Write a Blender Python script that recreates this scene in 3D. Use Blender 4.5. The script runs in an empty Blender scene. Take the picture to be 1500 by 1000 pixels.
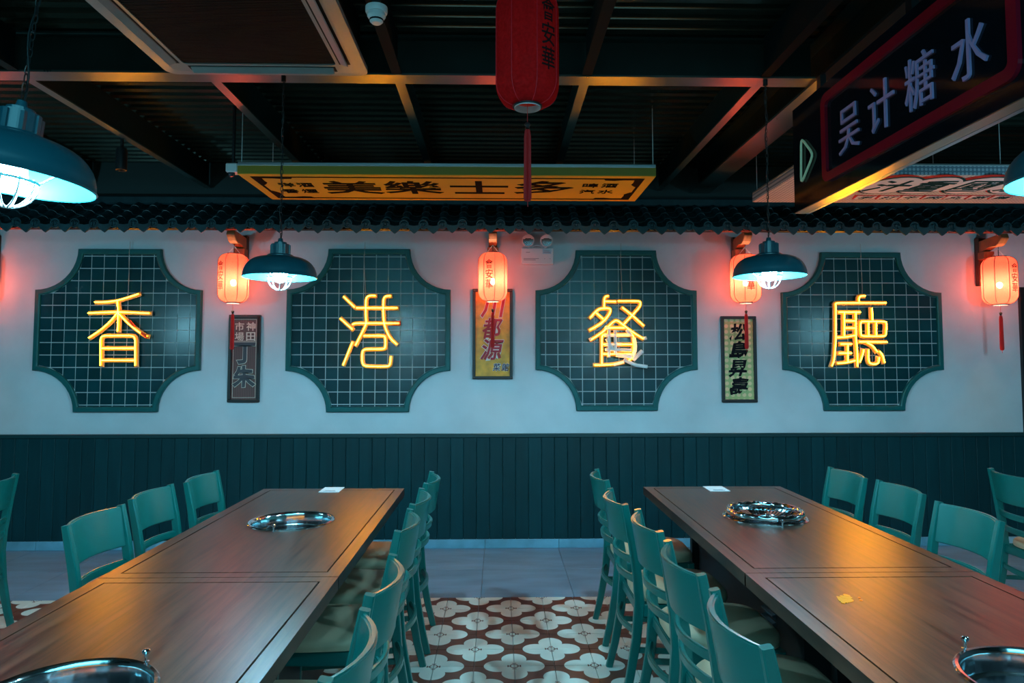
import bpy, bmesh, math, random
from mathutils import Vector, Matrix, Euler
random.seed(7)
R = math.radians
S = bpy.context.scene
COL = S.collection

# ------------------------------------------------------------------ camera
cam_d = bpy.data.cameras.new('camera'); cam = bpy.data.objects.new('camera', cam_d); COL.objects.link(cam)
cam.location = (0, 0, 1.5); cam.rotation_euler = (R(93.2), 0, R(-1.2))
cam_d.sensor_width = 36; cam_d.lens = 24; cam_d.shift_y = -0.016; cam_d.clip_start = .05
S.camera = cam
S.view_settings.view_transform = 'Standard'; S.view_settings.look = 'None'
S.view_settings.gamma = 1; S.view_settings.use_curve_mapping = False
S.view_settings.exposure = 0.0
S.cycles.use_denoising = True
S.cycles.max_bounces = 8
S.cycles.caustics_reflective = False; S.cycles.caustics_refractive = False
S.cycles.sample_clamp_indirect = 6
w = bpy.data.worlds.new('world'); S.world = w; w.use_nodes = True
w.node_tree.nodes['Background'].inputs[0].default_value = (0.02, 0.10, 0.14, 1)
w.node_tree.nodes['Background'].inputs[1].default_value = 0.06

def area(name, loc, rot, sx, sy, power, col):
    d = bpy.data.lights.new(name, 'AREA'); d.shape = 'RECTANGLE'; d.size = sx; d.size_y = sy
    d.energy = power; d.color = col
    o = bpy.data.objects.new(name, d); COL.objects.link(o); o.location = loc; o.rotation_euler = [R(a) for a in rot]
    return o
# soft cool fill added behind the camera, standing in for unseen lamp rows
area('hall_fill', (0, -1.2, 2.85), (30, 0, 0), 5.0, 1.2, 95, (0.15, 0.74, 0.95))
area('hall_fill', (0, -4.0, 2.85), (45, 0, 0), 7.0, 1.2, 40, (0.15, 0.74, 0.95))
# unseen warm light added so the deck ribs catch orange streaks
area('amber_fill', (0, -5.7, 1.7), (90, 0, 0), 9.0, .35, 18, (1.0, .42, .06))
def point(name, loc, power, col, r=.04):
    d = bpy.data.lights.new(name, 'POINT'); d.energy = power; d.color = col; d.shadow_soft_size = r
    o = bpy.data.objects.new(name, d); COL.objects.link(o); o.location = loc
# pendant lamps over the neighbouring tables, beyond both picture edges
point('neighbour_lamp_light', (-3.55, 3.3, 1.88), 45, (0.30, 0.80, 1.0))
point('neighbour_lamp_light', (3.8, 3.3, 1.88), 32, (0.30, 0.80, 1.0))
LAMP = 1550.0        # emission of the pendant bulbs
LANT = 760.0        # emission of the lantern bulbs
NEON = 110.0

RM = Euler(cam.rotation_euler).to_matrix()
def ray(px, py):
    return RM @ Vector(((px-750)/1000.0, (500-py)/1000.0 - .016*1.5, -1))
def atY(px, py, Y):
    d = ray(px, py); t = Y/d.y; return Vector((d.x*t, Y, 1.5+d.z*t))

# ------------------------------------------------------------------ materials
MATS = {}
def nn(nt, t, **kw):
    n = nt.nodes.new(t)
    for k, v in kw.items(): setattr(n, k, v)
    return n
def mat(name, col, rough=.5, metal=0, emit=None, es=0, noise=0, nscale=20, bump=0, bscale=60, stretch=None, coat=0, var=0, spec=.5, backdark=False):
    if name in MATS: return MATS[name]
    m = bpy.data.materials.new(name); m.use_nodes = True; nt = m.node_tree
    b = nt.nodes['Principled BSDF']; L = nt.links
    b.inputs['Base Color'].default_value = (*col, 1); b.inputs['Roughness'].default_value = rough
    b.inputs['Metallic'].default_value = metal; b.inputs['Coat Weight'].default_value = coat
    b.inputs['Coat Roughness'].default_value = .12
    b.inputs['Specular IOR Level'].default_value = spec
    if emit:
        b.inputs['Emission Color'].default_value = (*emit, 1); b.inputs['Emission Strength'].default_value = es
    src = None
    if noise or bump:
        tc = nn(nt, 'ShaderNodeNewGeometry'); mp = nn(nt, 'ShaderNodeMapping')
        L.new(tc.outputs['Position'], mp.inputs['Vector'])
        if stretch: mp.inputs['Scale'].default_value = stretch
    if noise:
        n = nn(nt, 'ShaderNodeTexNoise'); n.inputs['Scale'].default_value = nscale; n.inputs['Detail'].default_value = 6
        L.new(mp.outputs[0], n.inputs['Vector'])
        mr = nn(nt, 'ShaderNodeMapRange'); mr.inputs['From Min'].default_value = .3; mr.inputs['From Max'].default_value = .7
        mr.inputs['To Min'].default_value = 1-noise; mr.inputs['To Max'].default_value = 1+noise
        L.new(n.outputs['Fac'], mr.inputs['Value'])
        mx = nn(nt, 'ShaderNodeVectorMath', operation='SCALE'); mx.inputs[0].default_value = col
        L.new(mr.outputs[0], mx.inputs['Scale']); L.new(mx.outputs[0], b.inputs['Base Color']); src = mx.outputs[0]
        rr = nn(nt, 'ShaderNodeMapRange'); rr.inputs['To Min'].default_value = rough*.8; rr.inputs['To Max'].default_value = min(1, rough*1.2)
        L.new(n.outputs['Fac'], rr.inputs['Value']); L.new(rr.outputs[0], b.inputs['Roughness'])
    if var:
        oi = nn(nt, 'ShaderNodeObjectInfo'); mr = nn(nt, 'ShaderNodeMapRange')
        mr.inputs['To Min'].default_value = 1-var; mr.inputs['To Max'].default_value = 1+var
        L.new(oi.outputs['Random'], mr.inputs['Value'])
        mx = nn(nt, 'ShaderNodeVectorMath', operation='SCALE'); mx.inputs[0].default_value = col
        if src: L.new(src, mx.inputs[0])
        L.new(mr.outputs[0], mx.inputs['Scale']); L.new(mx.outputs[0], b.inputs['Base Color'])
    if bump:
        n2 = nn(nt, 'ShaderNodeTexNoise'); n2.inputs['Scale'].default_value = bscale; n2.inputs['Detail'].default_value = 5
        L.new(mp.outputs[0], n2.inputs['Vector'])
        bp = nn(nt, 'ShaderNodeBump'); bp.inputs['Strength'].default_value = bump; bp.inputs['Distance'].default_value = .004
        L.new(n2.outputs['Fac'], bp.inputs['Height']); L.new(bp.outputs[0], b.inputs['Normal'])
    MATS[name] = m
    return m

PLASTER = mat('plaster', (.60, .63, .68), .75, noise=.10, nscale=2.2, bump=.35, bscale=9)
DARKWALL = mat('dark_wall', (.010, .028, .028), .6)
BACKROOM = mat('room_wall', (.05, .09, .10), .7)
TEALBOARD = mat('teal_board', (.001, .036, .044), .42, noise=.12, nscale=5, var=.16, bump=.1, bscale=12, stretch=(6, 6, .5), spec=.3)
CAPTRIM = mat('cap_trim', (.003, .04, .045), .4)
SKIRT = mat('skirting_tile', (.20, .42, .55), .5, noise=.15, nscale=9)
GREYTILE = mat('grey_tile', (.19, .31, .43), .45, noise=.18, nscale=3, stretch=(1, 3, 1), var=.05, bump=.1, bscale=6)
GROUT = mat('grout', (.55, .57, .58), .8)
FGROUT = mat('floor_grout', (.50, .54, .58), .8)
MOULD = mat('teal_moulding', (.001, .100, .105), .45, spec=.3, noise=.15, nscale=8, bump=.3, bscale=25)
PTILE = mat('panel_tile', (.002, .044, .056), .25, spec=.35, noise=.18, nscale=6, var=.22)
STEELPAINT = mat('green_black_steel', (.006, .020, .018), .5, noise=.2, nscale=5, bump=.15, bscale=30, spec=.3)
FLANGE = mat('painted_steel_flange', (.035, .060, .055), .30, metal=.1, noise=.2, nscale=6, bump=.15, bscale=20, spec=.8)
SHADOWSTEEL = mat('shadowed_steel', (.004, .010, .010), .85, spec=.1)  # shade on the near rafters and girder flange, put into the steel colour
DECK = mat('roof_deck', (.050, .062, .045), .24, metal=.7, noise=.15, nscale=3, spec=.9)
ROOFT = mat('roof_tile_glaze', (.008, .040, .050), .42, noise=.25, nscale=14, var=.3)
BLACKM = mat('black_metal', (.006, .010, .012), .4)
BLACKWOOD = mat('black_wood', (.012, .014, .016), .45, noise=.2, nscale=14, stretch=(1, 1, .2))
CABINET = mat('cabinet_black', (.006, .010, .012), .5)
BROWNWOOD = mat('bracket_wood', (.26, .085, .03), .5, noise=.3, nscale=12, stretch=(4, 1, 1))
TEALCHAIR = mat('chair_teal', (.001, .135, .122), .30, coat=.25)
CUSHION = mat('beige_vinyl', (.50, .40, .27), .5, noise=.08, nscale=9, bump=.2, bscale=120)
STEEL = mat('stainless', (.75, .80, .84), .13, metal=1, bump=.03, bscale=30)
FOIL = mat('silver_ring', (.80, .85, .9), .10, metal=1)
POTIN = mat('pot_floor', (.08, .09, .10), .35, metal=.6)
SHADEM = mat('shade_enamel', (.004, .085, .12), .35, coat=.3)
SHADEIN = mat('shade_inner', (.008, .11, .12), .45, spec=.3)
LAMPB = mat('lamp_glow', (1, 1, 1), .5, emit=(.34, .80, 1.0), es=LAMP)
CAGE = mat('cage_wire', (.8, .85, .9), .35)
LANTB = mat('lantern_bulb', (1, 1, 1), .5, emit=(1, .66, .36), es=LANT)
DEADB = mat('unlit_bulb', (.7, .7, .65), .2)
NEONM = mat('neon_glow', (1, .6, .2), .5, emit=(1.0, .34, .006), es=NEON)
NEONB = mat('neon_flex_body', (1, .5, .1), .5, emit=(1.0, .29, .003), es=1.9)
NBACK = mat('neon_backing', (.55, .36, .10), .35)
def wrap_mat():
    m = bpy.data.materials.new('white_wrap'); m.use_nodes = True; nt = m.node_tree; b = nt.nodes['Principled BSDF']
    b.inputs['Base Color'].default_value = (.95, .96, .97, 1); b.inputs['Roughness'].default_value = .45
    t = nn(nt, 'ShaderNodeBsdfTranslucent'); t.inputs[0].default_value = (.9, .95, 1, 1); x = nn(nt, 'ShaderNodeMixShader'); x.inputs[0].default_value = .12
    nt.links.new(b.outputs[0], x.inputs[1]); nt.links.new(t.outputs[0], x.inputs[2]); nt.links.new(x.outputs[0], nt.nodes['Material Output'].inputs[0]); return m
NWHITE = wrap_mat()
NRED = mat('red_tape', (.75, .06, .02), .5)
CORDM = mat('clear_cord', (.45, .40, .38), .4)
WHITEP = mat('white_plastic', (.62, .66, .68), .4)
PALEW = mat('panel_white', (.72, .74, .78), .45)
PAPER = mat('white_card', (.80, .88, .92), .6)
INKD = mat('dark_ink', (.012, .012, .016), .9, spec=.05)
INKBR = mat('brown_black_ink', (.010, .005, .004), .9, spec=.05)
INKRED = mat('red_ink', (.42, .012, .03), .55)
INKCREAM = mat('cream_ink', (.75, .62, .52), .6)
INKWH = mat('white_ink', (.85, .82, .78), .6)
ACW = mat('aircon_plastic', (.20, .24, .24), .35, spec=.5, noise=.08, nscale=9)
GRILLM = mat('grille_dark', (.001, .005, .005), .7, spec=.2)
YELF = mat('yellow_sign_face', (.72, .36, .02), .6, spec=.2, noise=.08, nscale=4)
OLIVE = mat('olive_sign_side', (.26, .19, .01), .5)
SILV = mat('silver_rail', (.50, .58, .62), .3, metal=.8)
LBOX = mat('lightbox_black', (.004, .007, .012), .10, spec=.3)
CRIM = mat('crimson_acrylic', (.26, .006, .022), .25)
LAV = mat('lavender_letters', (.42, .34, .66), .4)
PGRN = mat('pale_green_tube', (.30, .52, .38), .4, emit=(.35, .75, .5), es=.12)
GOLDM = mat('polished_underside', (.62, .50, .36), .30, metal=.9)
TASS = mat('tassel_red', (.62, .010, .012), .7, bump=.5, bscale=200, stretch=(1, 1, .1))
LRIM = mat('lantern_rim', (.02, .012, .014), .5)
LRIB = mat('lantern_rib', (.16, .003, .012), .6)
CHARL = mat('lantern_character', (.02, .002, .003), .8, spec=.1)
CHARB = mat('lantern_character_black', (.006, .003, .004), .6)
YELPATCH = mat('yellow_patch', (.85, .28, .005), .35)
REFL = mat('spot_reflector', (.7, .8, .85), .15, metal=.9)
LBLUE = mat('pale_blue_label', (.35, .62, .75), .5)

def paper_mat():
    m = bpy.data.materials.new('lantern_paper'); m.use_nodes = True; nt = m.node_tree; nt.nodes.clear(); L = nt.links
    out = nn(nt, 'ShaderNodeOutputMaterial')
    geo = nn(nt, 'ShaderNodeNewGeometry'); n = nn(nt, 'ShaderNodeTexNoise'); n.inputs['Scale'].default_value = 90; n.inputs['Detail'].default_value = 5
    L.new(geo.outputs['Position'], n.inputs['Vector'])
    cr = nn(nt, 'ShaderNodeValToRGB'); cr.color_ramp.elements[0].position = .3; cr.color_ramp.elements[1].position = .65
    cr.color_ramp.elements[0].color = (.50, .006, .010, 1); cr.color_ramp.elements[1].color = (.80, .020, .028, 1)
    L.new(n.outputs['Fac'], cr.inputs[0])
    d = nn(nt, 'ShaderNodeBsdfDiffuse'); t = nn(nt, 'ShaderNodeBsdfTranslucent'); tr = nn(nt, 'ShaderNodeBsdfTransparent')
    t.inputs[0].default_value = (1.0, .16, .12, 1); tr.inputs[0].default_value = (1, .24, .20, 1)
    L.new(cr.outputs[0], d.inputs[0])
    m1 = nn(nt, 'ShaderNodeMixShader'); m1.inputs[0].default_value = .40; L.new(d.outputs[0], m1.inputs[1]); L.new(t.outputs[0], m1.inputs[2])
    m2 = nn(nt, 'ShaderNodeMixShader'); m2.inputs[0].default_value = .16; L.new(m1.outputs[0], m2.inputs[1]); L.new(tr.outputs[0], m2.inputs[2])
    L.new(m2.outputs[0], out.inputs[0]); return m
PAPERL = paper_mat()

def wood_mat():
    m = bpy.data.materials.new('table_wood'); m.use_nodes = True; nt = m.node_tree; L = nt.links
    b = nt.nodes['Principled BSDF']
    geo = nn(nt, 'ShaderNodeNewGeometry'); mp = nn(nt, 'ShaderNodeMapping'); mp.inputs['Scale'].default_value = (22, 1.3, 4)
    L.new(geo.outputs['Position'], mp.inputs[0])
    n = nn(nt, 'ShaderNodeTexNoise'); n.inputs['Scale'].default_value = 2.4; n.inputs['Detail'].default_value = 9; n.inputs['Distortion'].default_value = .5; n.inputs['Roughness'].default_value = .62
    L.new(mp.outputs[0], n.inputs['Vector'])
    cr = nn(nt, 'ShaderNodeValToRGB'); e = cr.color_ramp.elements
    e[0].position = .36; e[0].color = (.010, .004, .003, 1); e[1].position = .64; e[1].color = (.100, .042, .025, 1)
    L.new(n.outputs['Fac'], cr.inputs[0]); L.new(cr.outputs[0], b.inputs['Base Color'])
    rr = nn(nt, 'ShaderNodeMapRange'); rr.inputs['To Min'].default_value = .27; rr.inputs['To Max'].default_value = .40
    L.new(n.outputs['Fac'], rr.inputs[0]); L.new(rr.outputs[0], b.inputs['Roughness'])
    bp = nn(nt, 'ShaderNodeBump'); bp.inputs['Strength'].default_value = .05; bp.inputs['Distance'].default_value = .001
    L.new(n.outputs['Fac'], bp.inputs['Height']); L.new(bp.outputs[0], b.inputs['Normal'])
    b.inputs['Specular IOR Level'].default_value = .55
    return m
WOOD = wood_mat()

FX0, FY0 = .084, 4.278      # one flower centre of the tile pattern
def pattern_mat():
    m = bpy.data.materials.new('flower_tile'); m.use_nodes = True; nt = m.node_tree; L = nt.links
    b = nt.nodes['Principled BSDF']; b.inputs['Roughness'].default_value = .32
    geo = nn(nt, 'ShaderNodeNewGeometry'); sp = nn(nt, 'ShaderNodeSeparateXYZ'); L.new(geo.outputs['Position'], sp.inputs[0])
    def M(op, a, c=None, d=None):
        n = nn(nt, 'ShaderNodeMath', operation=op)
        for i, v in enumerate((a, c, d)):
            if v is None: continue
            if isinstance(v, (int, float)): n.inputs[i].default_value = v
            else: L.new(v, n.inputs[i])
        return n.outputs[0]
    a = M('PINGPONG', M('SUBTRACT', sp.outputs[0], FX0), .2); c = M('PINGPONG', M('SUBTRACT', sp.outputs[1], FY0), .2)
    def hyp(u, v): return M('SQRT', M('ADD', M('MULTIPLY', u, u), M('MULTIPLY', v, v)))
    def flower(u, v):
        d1 = hyp(M('MULTIPLY', M('SUBTRACT', u, .082), .92), v); d2 = hyp(u, M('MULTIPLY', M('SUBTRACT', v, .080), 1.0))
        petal = M('LESS_THAN', M('MINIMUM', d1, d2), .0635)
        mid = M('LESS_THAN', hyp(u, v), .066)
        r = hyp(u, v)
        ring = M('MULTIPLY', M('GREATER_THAN', r, .016), M('LESS_THAN', r, .022))
        # four short arms with little feet round the eye
        arm = M('MULTIPLY', M('MULTIPLY', M('GREATER_THAN', M('MAXIMUM', u, v), .020), M('LESS_THAN', M('MAXIMUM', u, v), .032)), M('LESS_THAN', M('MINIMUM', u, v), .0035))
        foot = M('MULTIPLY', M('LESS_THAN', M('ABSOLUTE', M('SUBTRACT', M('MAXIMUM', u, v), .031)), .003), M('LESS_THAN', M('MINIMUM', u, v), .011))
        eye = M('MAXIMUM', M('MAXIMUM', ring, arm), foot)
        return M('MULTIPLY', M('MAXIMUM', petal, mid), M('SUBTRACT', 1, eye))
    f = M('MAXIMUM', flower(a, c), flower(M('SUBTRACT', .2, a), M('SUBTRACT', .2, c)))
    nz = nn(nt, 'ShaderNodeTexNoise'); nz.inputs['Scale'].default_value = 9; nz.inputs['Detail'].default_value = 6
    L.new(geo.outputs['Position'], nz.inputs['Vector'])
    br = nn(nt, 'ShaderNodeValToRGB'); br.color_ramp.elements[0].color = (.12, .030, .016, 1); br.color_ramp.elements[1].color = (.22, .065, .035, 1)
    wh = nn(nt, 'ShaderNodeValToRGB'); wh.color_ramp.elements[0].color = (.66, .70, .64, 1); wh.color_ramp.elements[1].color = (.90, .92, .84, 1)
    L.new(nz.outputs['Fac'], br.inputs[0]); L.new(nz.outputs['Fac'], wh.inputs[0])
    mx = nn(nt, 'ShaderNodeMix', data_type='RGBA'); L.new(f, mx.inputs['Factor'])
    L.new(br.outputs[0], mx.inputs['A']); L.new(wh.outputs[0], mx.inputs['B']); L.new(mx.outputs['Result'], b.inputs['Base Color'])
    return m
FLOWER = pattern_mat()

def weave_mat(name, c1, c2, scale, ax=(0, 1)):
    m = bpy.data.materials.new(name); m.use_nodes = True; nt = m.node_tree; L = nt.links
    b = nt.nodes['Principled BSDF']; b.inputs['Roughness'].default_value = .7; b.inputs['Specular IOR Level'].default_value = .15
    geo = nn(nt, 'ShaderNodeNewGeometry'); ck = nn(nt, 'ShaderNodeTexVoronoi'); ck.inputs['Scale'].default_value = scale; ck.inputs['Randomness'].default_value = 0.0; ck.voronoi_dimensions = '2D'
    sx_ = nn(nt, 'ShaderNodeSeparateXYZ'); cb_ = nn(nt, 'ShaderNodeCombineXYZ'); L.new(geo.outputs['Position'], sx_.inputs[0])
    for q_ in (0, 1): L.new(sx_.outputs[ax[q_]], cb_.inputs[q_])
    L.new(cb_.outputs[0], ck.inputs['Vector'])
    cr = nn(nt, 'ShaderNodeValToRGB'); cr.color_ramp.elements[0].position = .28; cr.color_ramp.elements[1].position = .42
    cr.color_ramp.elements[0].color = (*c1, 1); cr.color_ramp.elements[1].color = (*c2, 1)
    L.new(ck.outputs['Distance'], cr.inputs[0]); L.new(cr.outputs[0], b.inputs['Base Color'])
    return m
HEX = weave_mat('hexagon_print', (.80, .66, .58), (.42, .34, .34), 38)
HEXS = weave_mat('hexagon_print_grey', (.34, .40, .46), (.12, .17, .22), 38, (0, 2))
BLOSSOM = weave_mat('blossom_print', (.85, .58, .34), (.42, .46, .20), 21, (0, 2))
def stripe_mat(name, c1, c2, axis, scale):
    m = bpy.data.materials.new(name); m.use_nodes = True; nt = m.node_tree; L = nt.links
    b = nt.nodes['Principled BSDF']; b.inputs['Roughness'].default_value = .55
    geo = nn(nt, 'ShaderNodeNewGeometry'); wv = nn(nt, 'ShaderNodeTexWave', bands_direction=axis); wv.inputs['Scale'].default_value = scale
    L.new(geo.outputs['Position'], wv.inputs['Vector'])
    cr = nn(nt, 'ShaderNodeValToRGB'); cr.color_ramp.elements[0].color = (*c1, 1); cr.color_ramp.elements[1].color = (*c2, 1)
    L.new(wv.outputs['Fac'], cr.inputs[0]); L.new(cr.outputs[0], b.inputs['Base Color'])
    return m
MAROONP = stripe_mat('maroon_striped_print', (.085, .035, .035), (.19, .075, .07), 'X', 22)
ORANGEP = mat('orange_print', (.80, .36, .035), .45, noise=.22, nscale=18)

# ------------------------------------------------------------------ mesh helpers
def bm_(): return bmesh.new()
def obj(name, bm, m, parent=None, smooth=False, loc=None, kind=None):
    me = bpy.data.meshes.new(name)
    bmesh.ops.recalc_face_normals(bm, faces=bm.faces[:])
    bm.to_mesh(me); bm.free()
    if smooth:
        me.polygons.foreach_set('use_smooth', [True]*len(me.polygons))
        try: me.set_sharp_from_angle(angle=R(38))
        except Exception: pass
    for mm in (m if isinstance(m, (list, tuple)) else [m]): me.materials.append(mm)
    o = bpy.data.objects.new(name, me); COL.objects.link(o)
    if parent: o.parent = parent
    if loc is not None: o.location = loc
    if kind: o['kind'] = kind
    return o
def inst(src, parent, loc, rot=(0, 0, 0), name=None):
    o = src.copy(); COL.objects.link(o); o.parent = parent; o.location = loc; o.rotation_euler = rot
    return o
def thing(name, label, cat, loc=(0, 0, 0), rotz=0, group=None):
    o = bpy.data.objects.new(name, None); COL.objects.link(o); o.empty_display_size = .1
    o.location = loc; o.rotation_euler = (0, 0, rotz); o['label'] = label; o['category'] = cat
    if group: o['group'] = group
    return o
def tag(o, label, cat, group=None):
    o['label'] = label; o['category'] = cat
    if group: o['group'] = group
    return o
def struct(name, bm, m, parent=None, **k):
    o = obj(name, bm, m, parent, **k)
    if not parent: o['kind'] = 'structure'
    return o
def dup(root, loc, rotz, label, group=None):
    r = root.copy(); COL.objects.link(r); r.location = loc; r.rotation_euler = (0, 0, rotz); r['label'] = label
    if group: r['group'] = group
    for ch in list(root.children):
        c = ch.copy(); COL.objects.link(c); c.parent = r
        for g in ch.children:
            d = g.copy(); COL.objects.link(d); d.parent = c
    return r
def box(bm, x0, x1, y0, y1, z0, z1, bev=0, seg=1):
    vs = bmesh.ops.create_cube(bm, size=1)['verts']
    for v in vs: v.co = Vector(((x0+x1)/2+v.co.x*(x1-x0), (y0+y1)/2+v.co.y*(y1-y0), (z0+z1)/2+v.co.z*(z1-z0)))
    if bev:
        es = list({e for v in vs for e in v.link_edges})
        bmesh.ops.bevel(bm, geom=es, offset=bev, segments=seg, affect='EDGES', profile=.6)
    return bm
def BOX(*a, **k): return box(bm_(), *a, **k)
def tube(bm, pts, r, n=8, closed=False, cap=True, flat=1.0, side=None):
    pts = [Vector(p) for p in pts]; N = len(pts); rings = []
    prev = None
    for i, p in enumerate(pts):
        if closed: t = pts[(i+1) % N]-pts[i-1]
        else: t = pts[min(i+1, N-1)]-pts[max(i-1, 0)]
        t.normalize()
        if prev is None:
            a = Vector(side) if side else (Vector((0, 0, 1)) if abs(t.z) < .9 else Vector((1, 0, 0)))
            u = (a-t*a.dot(t)).normalized()
        else: u = (prev-t*prev.dot(t)).normalized()
        prev = u; v = t.cross(u)
        rr = r[i] if isinstance(r, (list, tuple)) else r
        rings.append([bm.verts.new(p+u*math.cos(2*math.pi*k/n)*rr+v*math.sin(2*math.pi*k/n)*rr*flat) for k in range(n)])
    for i in range(N if closed else N-1):
        A, B = rings[i], rings[(i+1) % N]
        for k in range(n): bm.faces.new((A[k], A[(k+1) % n], B[(k+1) % n], B[k]))
    if cap and not closed: bm.faces.new(rings[0]); bm.faces.new(rings[-1])
    return bm
def lathe(bm, prof, n=32, c=(0, 0, 0), fac=None, closed_prof=False):
    rings = []
    for r, z in prof:
        if r < 1e-6: rings.append([bm.verts.new((c[0], c[1], c[2]+z))])
        else: rings.append([bm.verts.new((c[0]+math.sin(2*math.pi*k/n)*r*(fac(2*math.pi*k/n) if fac else 1), c[1]-math.cos(2*math.pi*k/n)*r*(fac(2*math.pi*k/n) if fac else 1), c[2]+z)) for k in range(n)])
    prs = list(zip(rings, rings[1:]))
    if closed_prof: prs.append((rings[-1], rings[0]))
    for A, B in prs:
        for k in range(n):
            q = [A[k % len(A)], A[(k+1) % len(A)], B[(k+1) % len(B)], B[k % len(B)]]
            s = []
            for v in q:
                if v not in s: s.append(v)
            if len(s) > 2: bm.faces.new(s)
    return bm
def prism(bm, pts, f0, f1):
    """pts 2-D polygon; f0/f1 map (u,v) to 3-D for both ends"""
    A = [bm.verts.new(f0(*p)) for p in pts]; B = [bm.verts.new(f1(*p)) for p in pts]
    bm.faces.new(A); bm.faces.new(B[::-1]); n = len(pts)
    for i in range(n): bm.faces.new((A[i], A[(i+1) % n], B[(i+1) % n], B[i]))
    return bm
def sweep(bm, pts, secs, side, ch=.2):
    """rectangular section (half side, half depth) along pts; side = constant direction or list"""
    pts = [Vector(p) for p in pts]; N = len(pts); rings = []
    for i, p in enumerate(pts):
        t = (pts[min(i+1, N-1)]-pts[max(i-1, 0)]).normalized()
        s = Vector(side[i] if isinstance(side, list) else side); s = (s-t*s.dot(t)).normalized(); d = t.cross(s)
        a, b = secs[i] if isinstance(secs, list) else secs
        c = min(a, b)*ch
        loop = [(a-c, b), (a, b-c), (a, -b+c), (a-c, -b), (-a+c, -b), (-a, -b+c), (-a, b-c), (-a+c, b)]
        rings.append([bm.verts.new(p+s*x+d*y) for x, y in loop])
    for A, B in zip(rings, rings[1:]):
        for k in range(8): bm.faces.new((A[k], A[(k+1) % 8], B[(k+1) % 8], B[k]))
    bm.faces.new(rings[0]); bm.faces.new(rings[-1])
    return bm
def smooth_path(pts, it=2, closed=False):
    pts = [Vector(p) for p in pts]
    for _ in range(it):
        out = [] if closed else [pts[0]]
        for i in range(len(pts) if closed else len(pts)-1):
            a, b = pts[i], pts[(i+1) % len(pts)]
            L = (b-a).length; k = min(.25, .02/L if L else .25)
            out += [a.lerp(b, k), a.lerp(b, 1-k)]
        if not closed: out.append(pts[-1])
        pts = out
    return pts

# text -> (verts, faces)
TXT = {}
def glyphs(s, bold=0.0, res=2):
    key = (s, bold, res)
    if key not in TXT:
        cu = bpy.data.curves.new('t', 'FONT'); cu.body = s; cu.size = 1; cu.offset = bold; cu.resolution_u = res; cu.extrude = .5
        o = bpy.data.objects.new('t', cu); COL.objects.link(o); bpy.context.view_layer.update()
        me = bpy.data.meshes.new_from_object(o.evaluated_get(bpy.context.evaluated_depsgraph_get()))
        vs = [v.co.copy() for v in me.vertices]; fs = [tuple(p.vertices) for p in me.polygons]
        bpy.data.objects.remove(o); bpy.data.curves.remove(cu); bpy.data.meshes.remove(me)
        TXT[key] = (vs, fs)
    return TXT[key]
def glyph_bm(s, W, H, bold=0.0, ref=None, shear=0, wob=0):
    """glyph fitted in a W x H box centred on the origin, thickness 1 along z (-.5...5)"""
    vs, fs = glyphs(s, bold)
    rv = glyphs(ref or s, 0.0)[0] if vs else vs
    x0, x1 = min(v.x for v in rv), max(v.x for v in rv); y0, y1 = min(v.y for v in rv), max(v.y for v in rv)
    bm = bm_(); L = []
    for v in vs:
        x = ((v.x-x0)/(x1-x0)-.5)*W; y = ((v.y-y0)/max(y1-y0, .25)-.5*(y1-y0)/max(y1-y0, .25))*H
        x += shear*y
        if wob:
            x += wob*W*math.sin(y/H*7+v.x*3); y += wob*H*math.sin(x/W*6+1)
        L.append(bm.verts.new((x, y, v.z)))
    for f in fs:
        try: bm.faces.new([L[i] for i in f])
        except ValueError: pass
    bmesh.ops.remove_doubles(bm, verts=bm.verts[:], dist=1e-6)
    return bm
def text(name, s, org, right, up, W, H, m, parent, depth=.003, bold=0.0, shear=0, wob=0, lift=0):
    org, right, up = Vector(org), Vector(right).normalized(), Vector(up).normalized(); n = right.cross(up)
    bm = glyph_bm(s, W, H, bold, None, shear, wob)
    for v in bm.verts: v.co = org+right*v.co.x+up*v.co.y+n*((v.co.z+.5)*depth+lift)
    return obj(name, bm, m, parent)

# ================================================================== SETTING
YW = 5.66; XL, XR, YB = -5.6, 5.9, -6.0; ZD = 3.16
XDOOR = atY(1496, 560, YW).x
bm = BOX(XL, XR, YB, YW+.3, -.2, -.012); floor = struct('floor', bm, FGROUT)
# patterned tiles, 200 mm
tl = obj('flower_tile', BOX(-.0985, .0985, -.0985, .0985, -.012, 0, bev=.0012), FLOWER, floor, loc=(FX0+.1, FY0+.1, 0))
cells = []
for i in range(-29, 29):
    for j in range(0, -52, -1):
        x, y = FX0+.1+.2*i, FY0+.1+.2*j
        if XL+.1 < x < XR-.1 and y > YB+.1: cells.append((x, y))
def showy(c):
    x, y = c
    if y < 2.5: return 9e9
    d = 0 if -.95 < x < 1.35 else (1.2 if x < -2.0 and y > 3.3 and x/y > -.82 else (1.6 if x > 2.2 and y > 3.3 and x/y < .8 else 5))
    return d*10+(4.4-y)
cells.sort(key=showy)
for k, (x, y) in enumerate(cells[:300]):
    if k == 0: tl.location = (x, y, 0)
    else: inst(tl, floor, (x, y, 0))
me = bm_()
for x, y in cells[300:]: box(me, x-.0985, x+.0985, y-.0985, y+.0985, -.012, 0)
o = obj('distant_flower_tiles', me, FLOWER, floor); o['kind'] = 'stuff'
g0 = None
x = -.105-.6*9+.3
while x < XR:
    for yy in (4.779, 5.379):
        if g0 is None: g0 = obj('grey_floor_tile', BOX(-.2985, .2985, -.2985, .2985, -.012, 0, bev=.001), GREYTILE, floor, loc=(x, yy, 0))
        else: inst(g0, floor, (x, yy, 0))
    x += .6

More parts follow.
